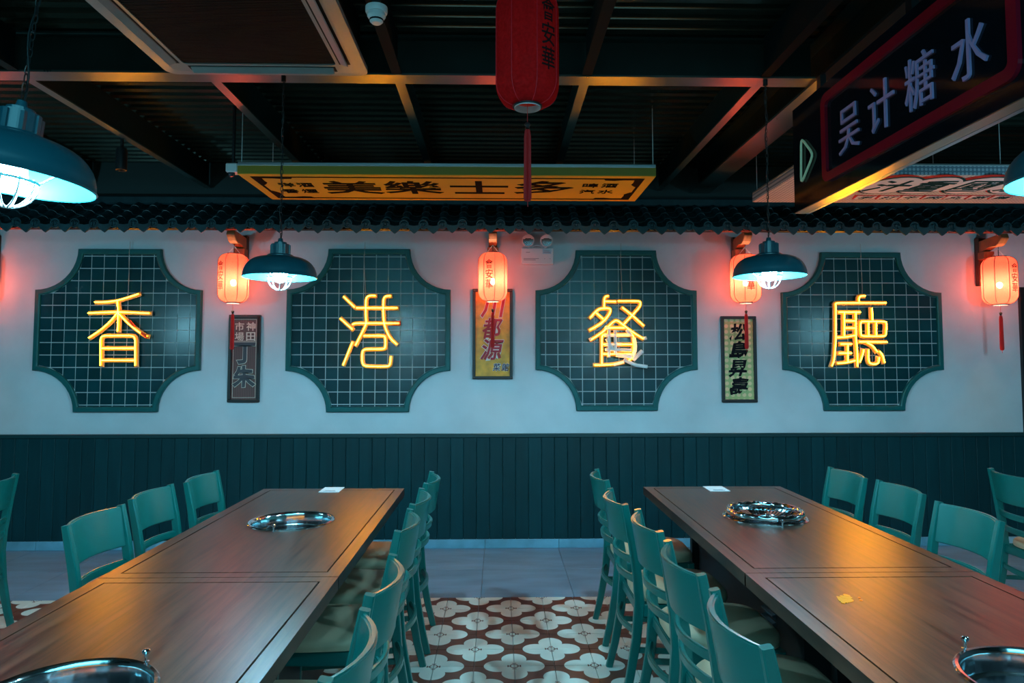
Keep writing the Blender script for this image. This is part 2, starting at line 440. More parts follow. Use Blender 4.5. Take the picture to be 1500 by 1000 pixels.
wall = struct('wall_back', BOX(XL, XDOOR, YW, YW+.2, 0, 2.78), PLASTER)
obj('upper_wall', BOX(XL, XR, YW+.02, YW+.2, 2.78, ZD+.05), DARKWALL, wall)
obj('lintel_wall', BOX(XDOOR, XR, YW, YW+.2, 2.14, 2.78), PLASTER, wall)
bw = .1065; b0 = None; x = XL+.05
while x < XDOOR-.02:
    if b0 is None:
        bm = BOX(-bw/2+.001, bw/2-.001, -.016, 0, .072, .895, bev=.004)
        b0 = obj('wainscot_board', bm, TEALBOARD, wall, loc=(x, YW, 0))
    else: inst(b0, wall, (x, YW, 0))
    x += bw
bm = BOX(XL, XDOOR, YW-.030, YW, .893, .925, bev=.004); struct('trim_1', bm, CAPTRIM)
bb = struct('baseboard_back', BOX(XL, XDOOR, YW-.012, YW-.0005, 0, .012), FGROUT)
x = XL+.1; s0 = None
while x < XDOOR-.3:
    if s0 is None: s0 = obj('skirting_tile', BOX(-.2985, .2985, -.022, -.002, .001, .072, bev=.002), SKIRT, bb, loc=(x+.3, YW, 0))
    else: inst(s0, bb, (x+.3, YW, 0))
    x += .6
# dark glass door at the right end of the wall
dr = struct('door_1', BOX(XDOOR+.06, XR-.35, YW+.02, YW+.06, .01, 2.08), mat('dark_glass', (.01, .02, .025), .1))
obj('door_frame', box(box(BOX(XDOOR, XDOOR+.06, YW-.03, YW+.1, 0, 2.14), XDOOR+.06, XR, YW-.03, YW+.1, 2.08, 2.14), XR-.35, XR-.29, YW-.03, YW+.1, 0, 2.08), BLACKM, dr)
bm = bm_()
for zz in (1.27, 1.14): tube(bm, [(XDOOR+.02, YW-.03, zz), (XDOOR+.02, YW-.075, zz)], .011)
obj('door_handle', tube(bm, [(XDOOR+.02, YW-.075, 1.05), (XDOOR+.02, YW-.075, 1.36)], .010), STEEL, dr, smooth=True)
struct('wall_left', BOX(XL-.2, XL, YB, YW+.2, 0, ZD+.05), BACKROOM)
struct('wall_right', BOX(XR, XR+.2, YB, YW+.2, 0, ZD+.05), BACKROOM)
struct('wall_front', BOX(XL, XR, YB-.2, YB, 0, ZD+.05), BACKROOM)
# ceiling: profiled steel deck, ribs run along x
prof = []; y = YB
while y < YW+.1:
    prof += [(y, ZD), (y+.046, ZD), (y+.058, ZD+.028), (y+.091, ZD+.028)]; y += .1
bm = bm_(); A = [bm.verts.new((XL, p[0], p[1])) for p in prof]; B = [bm.verts.new((XR, p[0], p[1])) for p in prof]
for i in range(len(prof)-1): bm.faces.new((A[i], A[i+1], B[i+1], B[i]))
t0, t1, t2, t3 = [bm.verts.new(c) for c in ((XL, YB, ZD+.08), (XL, prof[-1][0], ZD+.08), (XR, prof[-1][0], ZD+.08), (XR, YB, ZD+.08))]
bm.faces.new((t0, t1, t2, t3))
ceil = struct('ceiling', bm, DECK)
ZB = 2.95
def ibeam_x(yc, x0, x1, wf, z0, z1):
    b = obj('beam', box(BOX(x0, x1, yc-.006, yc+.006, z0+.012, z1), x0, x1, yc-wf/2, yc+wf/2, z1-.01, z1), STEELPAINT, ceil)
    obj('bottom_flange', BOX(x0, x1, yc-wf/2, yc+wf/2, z0, z0+.010), FLANGE, b)
XG = 1.62
for yc in (3.43, .35, -2.7): ibeam_x(yc, XL, XG, .11, ZB, ZD)
ibeam_x(3.43, XG+.2, XR, .11, ZB, ZD)
for xr in (-4.33, -3.37, -2.41, -1.46, -.51, .45, 1.36):
    for y0, y1 in ((3.49, YW), (.41, 3.37)):
        b = obj('rafter', BOX(xr-.004, xr+.004, y0, y1, ZB+.012, ZD), SHADOWSTEEL if y0 < 3 else STEELPAINT, ceil)
        obj('rafter_flange', BOX(xr-.025, xr+.025, y0, y1, ZB+.004, ZB+.012), FLANGE if y0 > 3 else SHADOWSTEEL, b)
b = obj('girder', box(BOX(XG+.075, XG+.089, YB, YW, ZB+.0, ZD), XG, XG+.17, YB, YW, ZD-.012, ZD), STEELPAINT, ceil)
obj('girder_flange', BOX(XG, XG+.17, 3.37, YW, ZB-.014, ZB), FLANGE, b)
obj('girder_flange', BOX(XG, XG+.17, YB, 3.368, ZB-.014, ZB), SHADOWSTEEL, b)  # near length of the same flange, coloured dark for its shadow

# ================================================================== TILED EAVE
eave = thing('tiled_eave', 'dark glazed tile eave with scalloped drip tiles along the top of the plaster wall', 'roof', (0, YW, 2.45))
EZ0 = atY(750, 330, 5.24).z-2.45; EY0 = 5.24-YW; EZ1 = EZ0+.24; EY1 = -.055
sl = math.atan2(EZ1-EZ0, EY1-EY0); SL = math.hypot(EZ1-EZ0, EY1-EY0)
sp = .1475
bm = bm_()
prism(bm, [(EY0+.02, EZ0-.03), (EY1, EZ1-.03), (EY1, EZ1-.07), (EY0+.04, EZ0-.040)], lambda u, v: (XL, u, v), lambda u, v: (XR, u, v))
obj('eave_board', bm, BLACKWOOD, eave)
bm = BOX(XL, XR, -.09, -.0005, EZ1-.01, EZ1+.06, bev=.01); obj('ridge_course', bm, ROOFT, eave)
# barrel tile: half round with three raised joints
bm = bm_(); rr = .034; ss = [0, .10, .101, .115, .116, .22, .221, .235, .236, .34, .341, .355, .356, SL]
rings = []
for k, s in enumerate(ss):
    r_ = rr*(1.12 if (k % 4) in (2, 3) else 1)
    rings.append([bm.verts.new((r_*math.cos(a), s*math.cos(sl)-r_*math.sin(a)*math.sin(sl), s*math.sin(sl)+r_*math.sin(a)*math.cos(sl))) for a in [R(180)*q/8 for q in range(9)]])
for A, B in zip(rings, rings[1:]):
    for q in range(8): bm.faces.new((A[q], A[q+1], B[q+1], B[q]))
cap_t = obj('barrel_tile', bm, ROOFT, eave, smooth=True)
bm = bm_()
lathe(bm, [(0, .006), (.010, .006), (.014, 0), (.024, 0), (.028, .008), (.037, .008), (.037, -.012), (0, -.012)], 20)
for v in bm.verts: v.co = Vector((v.co.x, -v.co.z, v.co.y))
disc = obj('round_end_tile', bm, ROOFT, eave, smooth=True)
bm = bm_()
dp = [(-.060, .016), (-.058, -.014), (-.034, -.040), (-.012, -.060), (0, -.068), (.012, -.060), (.034, -.040), (.058, -.014), (.060, .016), (.034, -.002), (0, -.008), (-.034, -.002)]
prism(bm, dp, lambda u, v: (u, -.012, v), lambda u, v: (u, 0, v))
drip = obj('drip_tile', bm, ROOFT, eave)
# pan tile: shallow trough
bm = bm_(); n = 6; pl = SL/4+.025
for (s, up) in ((0, 0), (pl, -.012)):
    pass
P = []
for s, dz in ((0, .010), (pl, -.006)):
    row = []
    for th in (0, -.010):
        for q in range(n+1):
            a = -1+2*q/n; h = -.020*(1-a*a)+th+dz
            row.append(bm.verts.new((a*.056, s*math.cos(sl)-h*math.sin(sl), s*math.sin(sl)+h*math.cos(sl))))
    P.append(row)
A, B = P
for q in range(n):
    bm.faces.new((A[q], A[q+1], B[q+1], B[q])); bm.faces.new((A[n+1+q], B[n+1+q], B[n+2+q], A[n+2+q])); bm.faces.new((A[q], A[n+1+q], A[n+2+q], A[q+1]))
pan = obj('pan_tile', bm, ROOFT, eave, smooth=False)
x = atY(686.5-28.15*27, 333, 5.24).x; first = True
x = .0 + atY(578.6, 347, 5.24).x - sp*28
while x < XR-.1:
    if x > XL+.1:
        jit = random.uniform(-.004, .004)
        if first:
            drip.location = (x, EY0-.004, EZ0+jit); disc.location = (x+sp/2, EY0-.008, EZ0+.004); cap_t.location = (x+sp/2, EY0, EZ0-.010)
            pan.location = (x, EY0, EZ0); pans = [pan]
            rng = range(1, 4); first = False
        else:
            inst(drip, eave, (x, EY0-.004, EZ0+jit), (0, random.uniform(-.05, .05), 0)); inst(disc, eave, (x+sp/2+jit, EY0-.008, EZ0+.004+jit), (0, random.uniform(0, 6), 0)); inst(cap_t, eave, (x+sp/2+jit, EY0, EZ0-.010))
            rng = range(0, 4)
        for c in rng:
            s = c*SL/4; inst(pan, eave, (x, EY0+s*math.cos(sl), EZ0+s*math.sin(sl)))
    x += sp

# ================================================================== LATTICE-TILED PANELS
def outline(hw, hh, r, t, seg=10):
    """concave-cornered plaque outline, inset by t"""
    pts = []
    for cx, cz, a0 in ((hw, hh, 180), (-hw, hh, 270), (-hw, -hh, 0), (hw, -hh, 90)):
        rt = r+t; da = math.degrees(math.asin(t/rt)) if t else 0
        # sweep so that the walk is counter-clockwise: right side -> top -> left -> bottom
        aa = {180: (270-da, 180+da), 270: (360-da, 270+da), 0: (90-da, 0+da), 90: (180-da, 90+da)}[a0]
        for q in range(seg+1):
            a = R(aa[0]+(aa[1]-aa[0])*q/seg); pts.append((cx+rt*math.cos(a), cz+rt*math.sin(a)))
    return pts
def clip(poly, nx, nz, d):
    out = []
    for i, p in enumerate(poly):
        q = poly[(i+1) % len(poly)]; a = p[0]*nx+p[1]*nz-d; b = q[0]*nx+q[1]*nz-d
        if a >= 0: out.append(p)
        if (a >= 0) != (b >= 0):
            t = a/(a-b); out.append((p[0]+(q[0]-p[0])*t, p[1]+(q[1]-p[1])*t))
    return out
STK = {
'香': [[(245,265),(340,265),(450,252),(550,222),(645,190)], [(185,365),(455,355),(745,367)], [(452,255),(460,360),(455,530)], [(450,365),(390,440),(300,520),(190,592)], [(460,365),(530,440),(610,510),(700,575),(728,580)], [(298,845),(298,572),(615,572),(615,845)], [(308,687),(606,687)], [(308,797),(606,797)]],
'港': [[(210,215),(310,312)], [(180,415),(290,515)], [(290,630),(205,840)], [(500,205),(435,205),(412,235),(412,400),(418,455),(400,500),(318,660)], [(640,207),(590,210),(572,240),(572,400),(585,490),(630,590),(695,650)], [(325,318),(700,318)], [(290,470),(310,458),(715,458)], [(395,573),(580,573),(592,590),(592,680),(575,695),(400,695),(378,720),(378,820),(400,852),(610,855),(635,840),(642,765)]],
'餐': [[(380,208),(345,215),(343,310)], [(345,257),(450,260)], [(215,408),(270,345),(310,320),(405,320),(395,370),(340,440),(270,490),(210,520)], [(268,362),(335,420)], [(470,255),(665,255),(678,270),(670,310),(600,385),(520,470)], [(510,315),(600,385),(705,480)], [(222,610),(330,540),(450,420),(530,485),(620,550),(700,600)], [(380,500),(530,500)], [(322,830),(322,575),(340,562),(600,562),(612,580),(612,780)], [(332,652),(600,652)], [(332,740),(600,740)], [(255,842),(330,840),(440,835),(520,815)], [(560,800),(620,765)]],
'廳': [[(487,262),(487,220),(505,208),(545,208)], [(240,850),(262,790),(275,600),(275,300),(268,272),(735,272)], [(300,357),(500,357)], [(352,362),(352,575)], [(285,588),(360,585),(450,570)], [(458,362),(458,570),(470,700),(475,855)], [(360,437),(450,437)], [(360,502),(450,502)], [(320,648),(420,648)], [(305,732),(420,732)], [(385,655),(385,810)], [(290,825),(370,820),(450,800)], [(605,320),(612,432)], [(510,442),(730,442),(740,460),(735,565),(720,577),(515,577),(503,560),(500,460),(508,444)], [(575,450),(575,570)], [(645,450),(645,570)], [(490,628),(745,630)], [(560,637),(610,660),(655,720)], [(530,700),(520,750),(495,815)], [(575,700),(575,810),(595,832),(650,832),(668,815),(670,770)], [(675,715),(705,750),(722,820)]]}
PANELS = [((52, 297, 364, 603), '香', (100, 400), -.03, 'dark teal tiled wall panel with scooped corners behind the leftmost neon character'),
          ((420, 661, 364, 603), '港', (470, 400), -.045, 'dark teal tiled wall panel with scooped corners between the left poster and the yellow poster'),
          ((784, 1021, 366, 601), '餐', (830, 400), .02, 'dark teal tiled wall panel with scooped corners right below the twin emergency lights'),
          ((1144, 1379, 369, 601), '廳', (1180, 400), -.02, 'dark teal tiled wall panel with scooped corners at the right end of the wall')]
NLAB = {'香': 'glowing amber neon character on the leftmost tiled panel, with a patch of red tape',
        '港': 'glowing amber neon character on the second tiled panel from the left, one stroke tip red',
        '餐': 'glowing amber neon character whose lower half is bound in white wrapping',
        '廳': 'glowing amber dense neon character on the rightmost tiled panel'}
def clamp_tile(poly, hw, hh, r, t):
    poly = clip(poly, -1, 0, -(hw-t)); poly = clip(poly, 1, 0, -(hw-t)); poly = clip(poly, 0, -1, -(hh-t)); poly = clip(poly, 0, 1, -(hh-t))
    for cx, cz in ((hw, hh), (-hw, hh), (-hw, -hh), (hw, -hh)):
        if len(poly) < 3: return []
        mx = sum(p[0] for p in poly)/len(poly)-cx; mz = sum(p[1] for p in poly)/len(poly)-cz; L = math.hypot(mx, mz)
        if L < 1e-6: return []
        if L < r+t+.1:
            mx /= L; mz /= L; poly = clip(poly, mx, mz, mx*cx+mz*cz+r+t)
    return poly
for (x0, x1, y0, y1), ch, org, gx, lab in PANELS:
    pxc, pyc = (x0+x1)/2, (y0+y1)/2
    c = atY(pxc, pyc, YW); hw = (atY(x1, pyc, YW-.03).x-atY(x0, pyc, YW-.03).x)/2; hh = (atY(pxc, y0, YW-.03).z-atY(pxc, y1, YW-.03).z)/2
    r = hw*.50; T = .043
    pan_t = thing('tiled_plaque', lab, 'wall plaque', (c.x, YW, c.z), 0)
    L0 = outline(hw, hh, r, 0); L1 = outline(hw, hh, r, .006); L2 = outline(hw, hh, r, T-.010); L3 = outline(hw, hh, r, T)
    bm = bm_(); loops = [[bm.verts.new((u, yy, v)) for u, v in L] for L, yy in ((L0, -.0005), (L0, -.026), (L1, -.034), (L2, -.034), (L3, -.028), (L3, -.0005))]
    N = len(L0)
    for A, B in zip(loops, loops[1:]):
        for i in range(N): bm.faces.new((A[i], A[(i+1) % N], B[(i+1) % N], B[i]))
    obj('moulding', bm, MOULD, pan_t)
    bm = bm_(); prism(bm, outline(hw, hh, r, T-.015), lambda u, v: (u, -.010, v), lambda u, v: (u, -.0006, v))
    bmesh.ops.triangulate(bm, faces=[f for f in bm.faces if len(f.verts) > 4])
    obj('grout_bed', bm, GROUT, pan_t)
    st = .1015; g = .0035
    for i in range(-8, 9):
        for j in range(-8, 8):
            ux, uz = gx+i*st, j*st
            sq = [(ux+g, uz+g), (ux+st-g, uz+g), (ux+st-g, uz+st-g), (ux+g, uz+st-g)]
            pl_ = clamp_tile(sq, hw, hh, r, T+.001)
            if len(pl_) < 3: continue
            ar = abs(sum(pl_[k][0]*pl_[(k+1) % len(pl_)][1]-pl_[(k+1) % len(pl_)][0]*pl_[k][1] for k in range(len(pl_))))/2
            if ar < .0001: continue
            mx = sum(p[0] for p in pl_)/len(pl_); mz = sum(p[1] for p in pl_)/len(pl_)
            ta, tb = random.uniform(-.008, .008), random.uniform(-.008, .008)
            bm = bm_(); prism(bm, [(p[0]-mx, p[1]-mz) for p in pl_], lambda u, v: (u, -.014-u*ta-v*tb, v), lambda u, v: (u, -.009, v))
            obj('wall_tile', bm, PTILE, pan_t, loc=(mx, 0, mz))
    # neon
    YN = YW-.060
    cc = atY(org[0]+450/6.25, org[1]+520/6.25, YN)
    ne = thing('neon_character', NLAB[ch], 'neon sign', (cc.x, YW-.016, cc.z), 0, 'four neon characters of the wall sign')
    def q(p, dy=0):
        wv = atY(org[0]+p[0]/6.25, org[1]+p[1]/6.25, YN); return Vector((wv.x-cc.x, YN-(YW-.016)+dy, wv.z-cc.z))
    bb_ = bm_()
    for k, s in enumerate(STK[ch]):
        pts = smooth_path([q(p) for p in s], 2)
        nt_ = obj('neon_tube', tube(bm_(), pts, .0095, 8), NEONB, ne, smooth=True)
        obj('lit_core', tube(bm_(), [Vector((p.x, p.y-.0078, p.z)) for p in pts], .0033, 6), NEONM, nt_, smooth=True)
        pb = [Vector((p.x, p.y+.018, p.z)) for p in pts]
        e0 = (pb[0]-pb[1]).normalized()*.012; e1 = (pb[-1]-pb[-2]).normalized()*.012
        pb = [pb[0]+e0]+pb[1:-1]+[pb[-1]+e1]
        for p in pb: p.y += k*.0004
        tube(bb_, pb, .019, 8, side=(0, 1, 0), flat=1.0)
    for v in bb_.verts: v.co.y = q((0, 0)).y+.018+(v.co.y-q((0, 0)).y-.018)*.22
    obj('backing_strip', bb_, NBACK, ne)
    # stand-offs and supply cord
    bm = bm_()
    for s in STK[ch][:6]:
        p = q(s[0]); tube(bm, [(p.x, p.y+.02, p.z), (p.x, -.0, p.z)], .005, 6)
    obj('stand_off', bm, CORDM, ne)
    top = {'香': (540, 0), '港': (395, 0), '餐': (505, 0), '廳': (530, 0)}[ch]
    s0_ = {'香': (520, 235), '港': (395, 250), '餐': (505, 255), '廳': (530, 200)}[ch]
    a = q(s0_); b = q(top); zt = 2.50-cc.z
    obj('supply_cord', tube(bm_(), [(a.x, a.y+.02, a.z), (a.x+.008, a.y+.03, a.z+.06), (b.x, a.y+.028, b.z), (b.x-.004, a.y+.026, (b.z+zt)/2), (b.x, a.y+.03, zt)], .0022, 6), CORDM, ne)
    if ch == '餐':
        for s, rw in (([(385,510),(385,770)], .013), ([(440,520),(445,745)], .013), ([(545,520),(590,565)], .015), ([(612,590),(628,690),(600,765)], .016), ([(450,748),(590,765)], .017), ([(605,795),(690,710)], .017), ([(345,498),(375,505)], .015), ([(430,838),(520,812)], .011), ([(520,790),(620,840),(735,856)], .015), ([(350,700),(590,705)], .012), ([(345,570),(590,566)], .013), ([(350,655),(500,650)], .012), ([(360,600),(420,690)], .012), ([(205,610),(225,600)], .013), ([(700,600),(728,592)], .015)):
            obj('white_wrapping', tube(bm_(), smooth_path([q(p, -.016) for p in s], 1), rw, 8), NWHITE, ne, smooth=True)
    if ch == '香':
        obj('red_tape', tube(bm_(), [q((560, 435), -.004), q((610, 490), -.004)], .012, 8), NRED, ne)
        obj('red_tape', tube(bm_(), [q((670, 545), -.004), q((725, 590), -.004)], .011, 8), NRED, ne)
    if ch == '港':
        obj('red_tip', tube(bm_(), [q((655, 458), .006), q((728, 456), .006)], .018, 8, flat=.5), NRED, ne)

# ================================================================== LANTERNS
def lantern(name, label, loc, Rb, H, ang, lit, cord_top, group, cm):
    """loc = centre of body"""
    t = thing('paper_lantern', label, 'lantern', loc, 0, group)
    h = H/2; k = .30*H*.62
    prof = []
    for q in range(9):
        a = R(90)*q/8; prof.append((.42*Rb+(Rb-.42*Rb)*math.sin(a), h-k*(1-math.cos(a))*1.0 if False else h-k*(1-math.cos(a))))
    prof = [(r, z) for r, z in prof]
    full = prof+[(Rb*1.005, 0)]+[(r, -z) for r, z in prof[::-1]]
    fac = lambda p: 1-.022*math.sin(4*(p-R(ang)+R(22.5)))**2
    obj('paper_body', lathe(bm_(), full, 64, fac=fac), PAPERL, t, smooth=True)
    for s in range(8):
        a = R(ang-22.5+45*s)
        pts = [(math.sin(a)*(r+.0005), -math.cos(a)*(r+.0005), z) for r, z in full]
        obj('rib', tube(bm_(), pts, .0026 if lit else .0015, 6), LRIB if lit else mat('rib_seam_red', (.75, .01, .03), .6), t, smooth=True)
    for sg, nm in ((1, 'top_rim'), (-1, 'bottom_rim')):
        r0 = .43*Rb; z = sg*(h-.002)
        rim = obj(nm, lathe(bm_(), [(r0+.002, z-.006), (r0+.004, z-.006), (r0+.004, z+.007), (r0-.002, z+.007), (r0-.002, z-.006)], 32), LRIM, t)
        if sg < 0: obj('white_collar', lathe(bm_(), [(r0-.004, z-.010), (r0-.002, z-.010), (r0-.002, z+.016), (r0-.004, z+.016)], 32, closed_prof=True), WHITEP, t)
    # handle strings
    hz = cord_top-loc[2]
    for sg in (-1, 1):
        obj('handle_wire', tube(bm_(), [(sg*.43*Rb, 0, h), (0, 0, h+.065)], .0015, 6), WHITEP, t)
    obj('hanging_cord', tube(bm_(), [(0, 0, h+.063), (.002, 0, (h+.065+hz)/2), (0, 0, hz)], .002, 6), BLACKM, t)
    b = bm_(); bmesh.ops.create_icosphere(b, subdivisions=2, radius=.021)
    for v in b.verts: v.co = Vector((v.co.x+.0, v.co.y, v.co.z*1.2-.036*H/.38))
    obj('bulb', b, LANTB if lit else DEADB, t, smooth=True)
    obj('lamp_cord', tube(bm_(), [(0, 0, h+.06), (.002, .002, .04)], .003, 6), BLACKM, t)
    # tassel
    obj('tassel_cord', tube(bm_(), [(0, 0, -h+.03), (0, 0, -h-.075)], .0012, 6), TASS, t)
    obj('tassel_knot', lathe(bm_(), [(0, 0), (.009, -.004), (.012, -.012), (.007, -.020), (.010, -.026), (0, -.030)], 12, (0, 0, -h-.062)), LRIM, t, smooth=True)
    n = 28; b = bm_(); zt = -h-.090; zl = .27
    lathe(b, [(0, 0), (.009, -.004), (.012, -.03), (.0125, -.12), (.0135, -.20), (.014, -zl), (.010, -zl-.012), (0, -zl-.014)], n, (0, 0, zt), fac=lambda p: 1+.12*math.cos(p*14))
    obj('tassel_skirt', b, TASS, t)
    obj('tassel_end', tube(bm_(), [(0, 0, zt-zl), (.001, 0, zt-zl-.035)], .0015, 6), TASS, t)
    # characters wrapped on the paper, read downwards
    cw, chh = .40*Rb*1.12, H*.205
    for i, c in enumerate('會安華'):
        b = glyph_bm(c, cw*1.12, chh*.92, .006)
        for xx in [cw*(q/6-.5) for q in range(1, 6)]:
            bmesh.ops.bisect_plane(b, geom=b.verts[:]+b.edges[:]+b.faces[:], plane_co=(xx, 0, 0), plane_no=(1, 0, 0))
        zc = H*.235-i*chh
        for v in b.verts:
            a = R(ang)+v.co.x/Rb; f = 1-.022*math.sin(4*(a-R(ang)+R(22.5)))**2
            rr_ = Rb*f*1.002+.0030+(v.co.z+.5)*.0008; zz = zc+v.co.y
            if abs(zz) > h-k:   # follow the rounding
                u = (abs(zz)-(h-k))/k; rr_ -= (Rb-.42*Rb)*(1-math.sqrt(max(0, 1-u*u)))*.9
            v.co = Vector((math.sin(a)*rr_, -math.cos(a)*rr_, zz))
        obj('character', b, cm, t)
    return t
LX = [(-4.13, 'lantern off the left end'), (-2.09, 'lit red paper lantern beside the left pendant lamp, above the maroon striped poster'), (-.037, 'lit red paper lantern hanging in front of the yellow poster'),
      (1.97, 'lit red paper lantern half hidden behind the right pendant lamp'), (3.96, 'lit red paper lantern at the far right end of the wall')]
YLN = 5.43
spec = [(-38, 407, -20, .118, 'lit red paper lantern at the far left end of the wall'), (342, 407.5, -32, .118, LX[1][1]), (721.8, 405.5, -14, .115, LX[2][1]), (1092, 408, 0, .118, LX[3][1]), (1464, 411, 17, .125, LX[4][1])]
BL = ['at the left end of the wall', 'above the maroon striped poster', 'above the yellow poster', 'above the green patterned poster', 'at the right end of the wall']
for i, (px, py, ang, rb, lab) in enumerate(spec):
    c = atY(px, py, YLN); hh_ = .385
    lantern('paper_lantern', lab, tuple(c), rb, hh_, ang, True, c.z+hh_/2+.085, 'lit red lanterns under the eave', CHARL)
    # wooden bracket: wall post and an arm with an upturned end
    bx = c.x
    br = thing('wooden_bracket', 'brown carved wooden eave bracket ' + BL[i], 'bracket', (bx, YW, c.z+.10), 0, 'wooden brackets under the eave')
    zt = 2.50-(c.z+.10)
    obj('wall_post', BOX(-.035+.0, .035, -.05, -.0005, -.12, zt+.05, bev=.004), mat('dark_bracket_wood', (.07, .025, .015), .6, noise=.3, nscale=12), br)
    za = c.z+hh_/2+.085-(c.z+.10)
    bm = bm_()
    prism(bm, [(-.05, za+.075), (-.30, za+.095), (-.315, za+.06), (-.275, za+.015), (-.24, za+.0), (-.17, za+.012), (-.05, za-.03)], lambda u, v: (-.033, u, v), lambda u, v: (.033, u, v))
    bmesh.ops.bevel(bm, geom=bm.edges[:], offset=.004, segments=1, affect='EDGES')
    obj('arm', bm, BROWNWOOD, br)
    obj('arm_block', BOX(-.045, .045, -.13, -.05, za-.085, za-.02, bev=.005), BROWNWOOD, br)
cB = atY(772.5, 72, 2.6)
lantern('paper_lantern', 'large unlit red paper lantern hanging from the ceiling in the foreground', tuple(cB), .125, .455, 37, False, ZD, None, CHARB)

# ================================================================== PENDANT LAMPS
def pendant(label, loc, zhook):
    """loc = centre of shade rim"""
    t = thing('pendant_lamp', label, 'lamp', loc, 0, 'caged pendant lamps over the tables')
    Rr = .177
    prof = [(Rr, 0), (Rr+.003, .004), (Rr, .008)]
    for q in range(1, 10):
        a = R(90)*q/9; prof.append((.066+(Rr-.066)*math.cos(a)**.85 if q < 9 else .066, .008+.096*math.sin(a)))
    obj('shade', lathe(bm_(), prof+[(.066, .110), (.058, .116), (.044, .118)], 56), SHADEM, t, smooth=True)
    inner = [(Rr-.001, .0015)]+[(r-.003, z-.004) for r, z in prof[3:]]+[(.0, .100)]
    obj('shade_lining', lathe(bm_(), inner, 56), SHADEIN, t, smooth=True)
    b = bm_()
    lathe(b, [(.044, .114), (.044, .168), (.030, .170), (.030, .178), (.014, .180), (.010, .198), (0, .200)], 24)
    for k in range(8):
        a = R(45*k); x, y = math.cos(a)*.044, math.sin(a)*.044; box(b, x-.005, x+.005, y-.005, y+.005, .116, .164)
    obj('socket_housing', b, SHADEM, t)
    obj('ceramic_socket', lathe(bm_(), [(.0, .098), (.024, .098), (.024, .055), (.0, .055)], 20), WHITEP, t)
    b = bm_(); bmesh.ops.create_icosphere(b, subdivisions=2, radius=.036)
    for v in b.verts: v.co.z = v.co.z*1.15+.016
    obj('bulb', b, LAMPB, t, smooth=True)
    b = bm_()
    for k in range(10):
        a = R(36*k); pts = []
        for q in range(9):
            s = R(100)*q/8-R(10); pts.append((.058*math.cos(s)*math.cos(a), .058*math.cos(s)*math.sin(a), -.002-.060*math.sin(s)))
        tube(b, pts, .0022, 6)
    lathe(b, [(.060, .0), (.060, .006), (.056, .006), (.056, 0)], 24, closed_prof=True); lathe(b, [(.0, -.064), (.012, -.063), (.012, -.059), (0, -.058)], 12)
    for k in range(3):
        a = R(120*k+20); tube(b, [(.058*math.cos(a), .058*math.sin(a), .003), (.12*math.cos(a), .12*math.sin(a), .055)], .002, 6)
    obj('wire_cage', b, CAGE, t, smooth=True)
    ztop = zhook-loc[2]
    b = bm_(); z = .20; k = 0
    while z < ztop-.01:
        ring = []
        for q in range(10):
            a = 2*math.pi*q/10; u, v = .0055*math.cos(a), .013*math.sin(a)
            ring.append((u, 0, z+.012+v) if k % 2 else (0, u, z+.012+v))
        tube(b, ring, .0014, 5, closed=True); z += .0215; k += 1
    obj('chain', b, BLACKM, t)
    pts = [(.006*math.sin(q*.9), .006*math.cos(q*.7), .19+(ztop-.19)*q/30) for q in range(31)]
    obj('power_cable', tube(bm_(), pts, .0022, 6), BLACKM, t)
    obj('ceiling_hook', lathe(bm_(), [(0, ztop), (.012, ztop), (.012, ztop-.03), (0, ztop-.035)], 10), BLACKM, t)
    return t
for lab, px, py, Y in (('black teal caged pendant lamp hanging over the far end of the left table', 410, 407, 3.40),
                       ('black teal caged pendant lamp hanging over the far end of the right table', 1127, 405, 3.40),
                       ('large near pendant lamp cut off by the left picture edge', 14, 266, 1.62),
                       ('near pendant lamp just showing its rim at the right picture edge', 1600, 262, 1.62)):
    lp_ = pendant(lab, tuple(atY(px, py, Y)), ZB if Y > 3 else ZD)
    if px < 100: lp_.rotation_euler = (R(-2), R(5), 0)      # this one hangs a little askew

# ================================================================== POSTERS ON THE WALL
def poster(label, x0, x1, y0, y1, m):
    a = atY(x0, y1, YW-.02); b = atY(x1, y0, YW-.02); W, H = b.x-a.x, b.z-a.z
    t = thing('framed_poster', label, 'poster', ((a.x+b.x)/2, YW, (a.z+b.z)/2))
    f = .024; hw, hh = W/2, H/2
    for (u0, u1, v0, v1) in ((-hw, hw, hh-f, hh), (-hw, hw, -hh, -hh+f), (-hw, -hw+f, -hh+f, hh-f), (hw-f, hw, -hh+f, hh-f)):
        obj('frame_bar', BOX(u0, u1, -.032, -.0005, v0, v1, bev=.003), BLACKWOOD, t)
    obj('print', BOX(-hw+f, hw-f, -.012, -.002, -hh+f, hh-f), m, t)
    return t, W, H, hw, hh
RX, UZ = (1, 0, 0), (0, 0, 1)
t, W, H, hw, hh = poster('narrow maroon striped poster with cream and black characters, under the left lantern', 333, 382, 461, 589, MAROONP)
f = .024
for c, u, v in (('神', .048, .262), ('市', -.045, .262), ('田', .048, .180), ('場', -.045, .180)):
    text('character', c, (u, -.0125, v), RX, UZ, .072, .068, INKCREAM, t, bold=.012)
for c, v in (('丁', .045), ('朱', -.150)):
    text('character_outline', c, (0, -.0125, v), RX, UZ, .165, .165, INKCREAM, t, bold=.055, wob=.02)
    text('character', c, (0, -.0157, v), RX, UZ, .165, .165, mat('grey_ink', (.055, .055, .07), .6), t, bold=.036, wob=.02, depth=.001)
bm = bm_(); iw, ih = hw-f-.010, hh-f-.012
for (u0, u1, v0, v1) in ((-iw, iw, ih-.003, ih), (-iw, iw, -ih, -ih+.003), (-iw, -iw+.003, -ih, ih), (iw-.003, iw, -ih, ih), (-iw, iw, .132, .135), (-iw, iw, .142, .145)):
    box(bm, u0, u1, -.0135, -.0122, v0, v1)
obj('border_line', bm, INKCREAM, t)
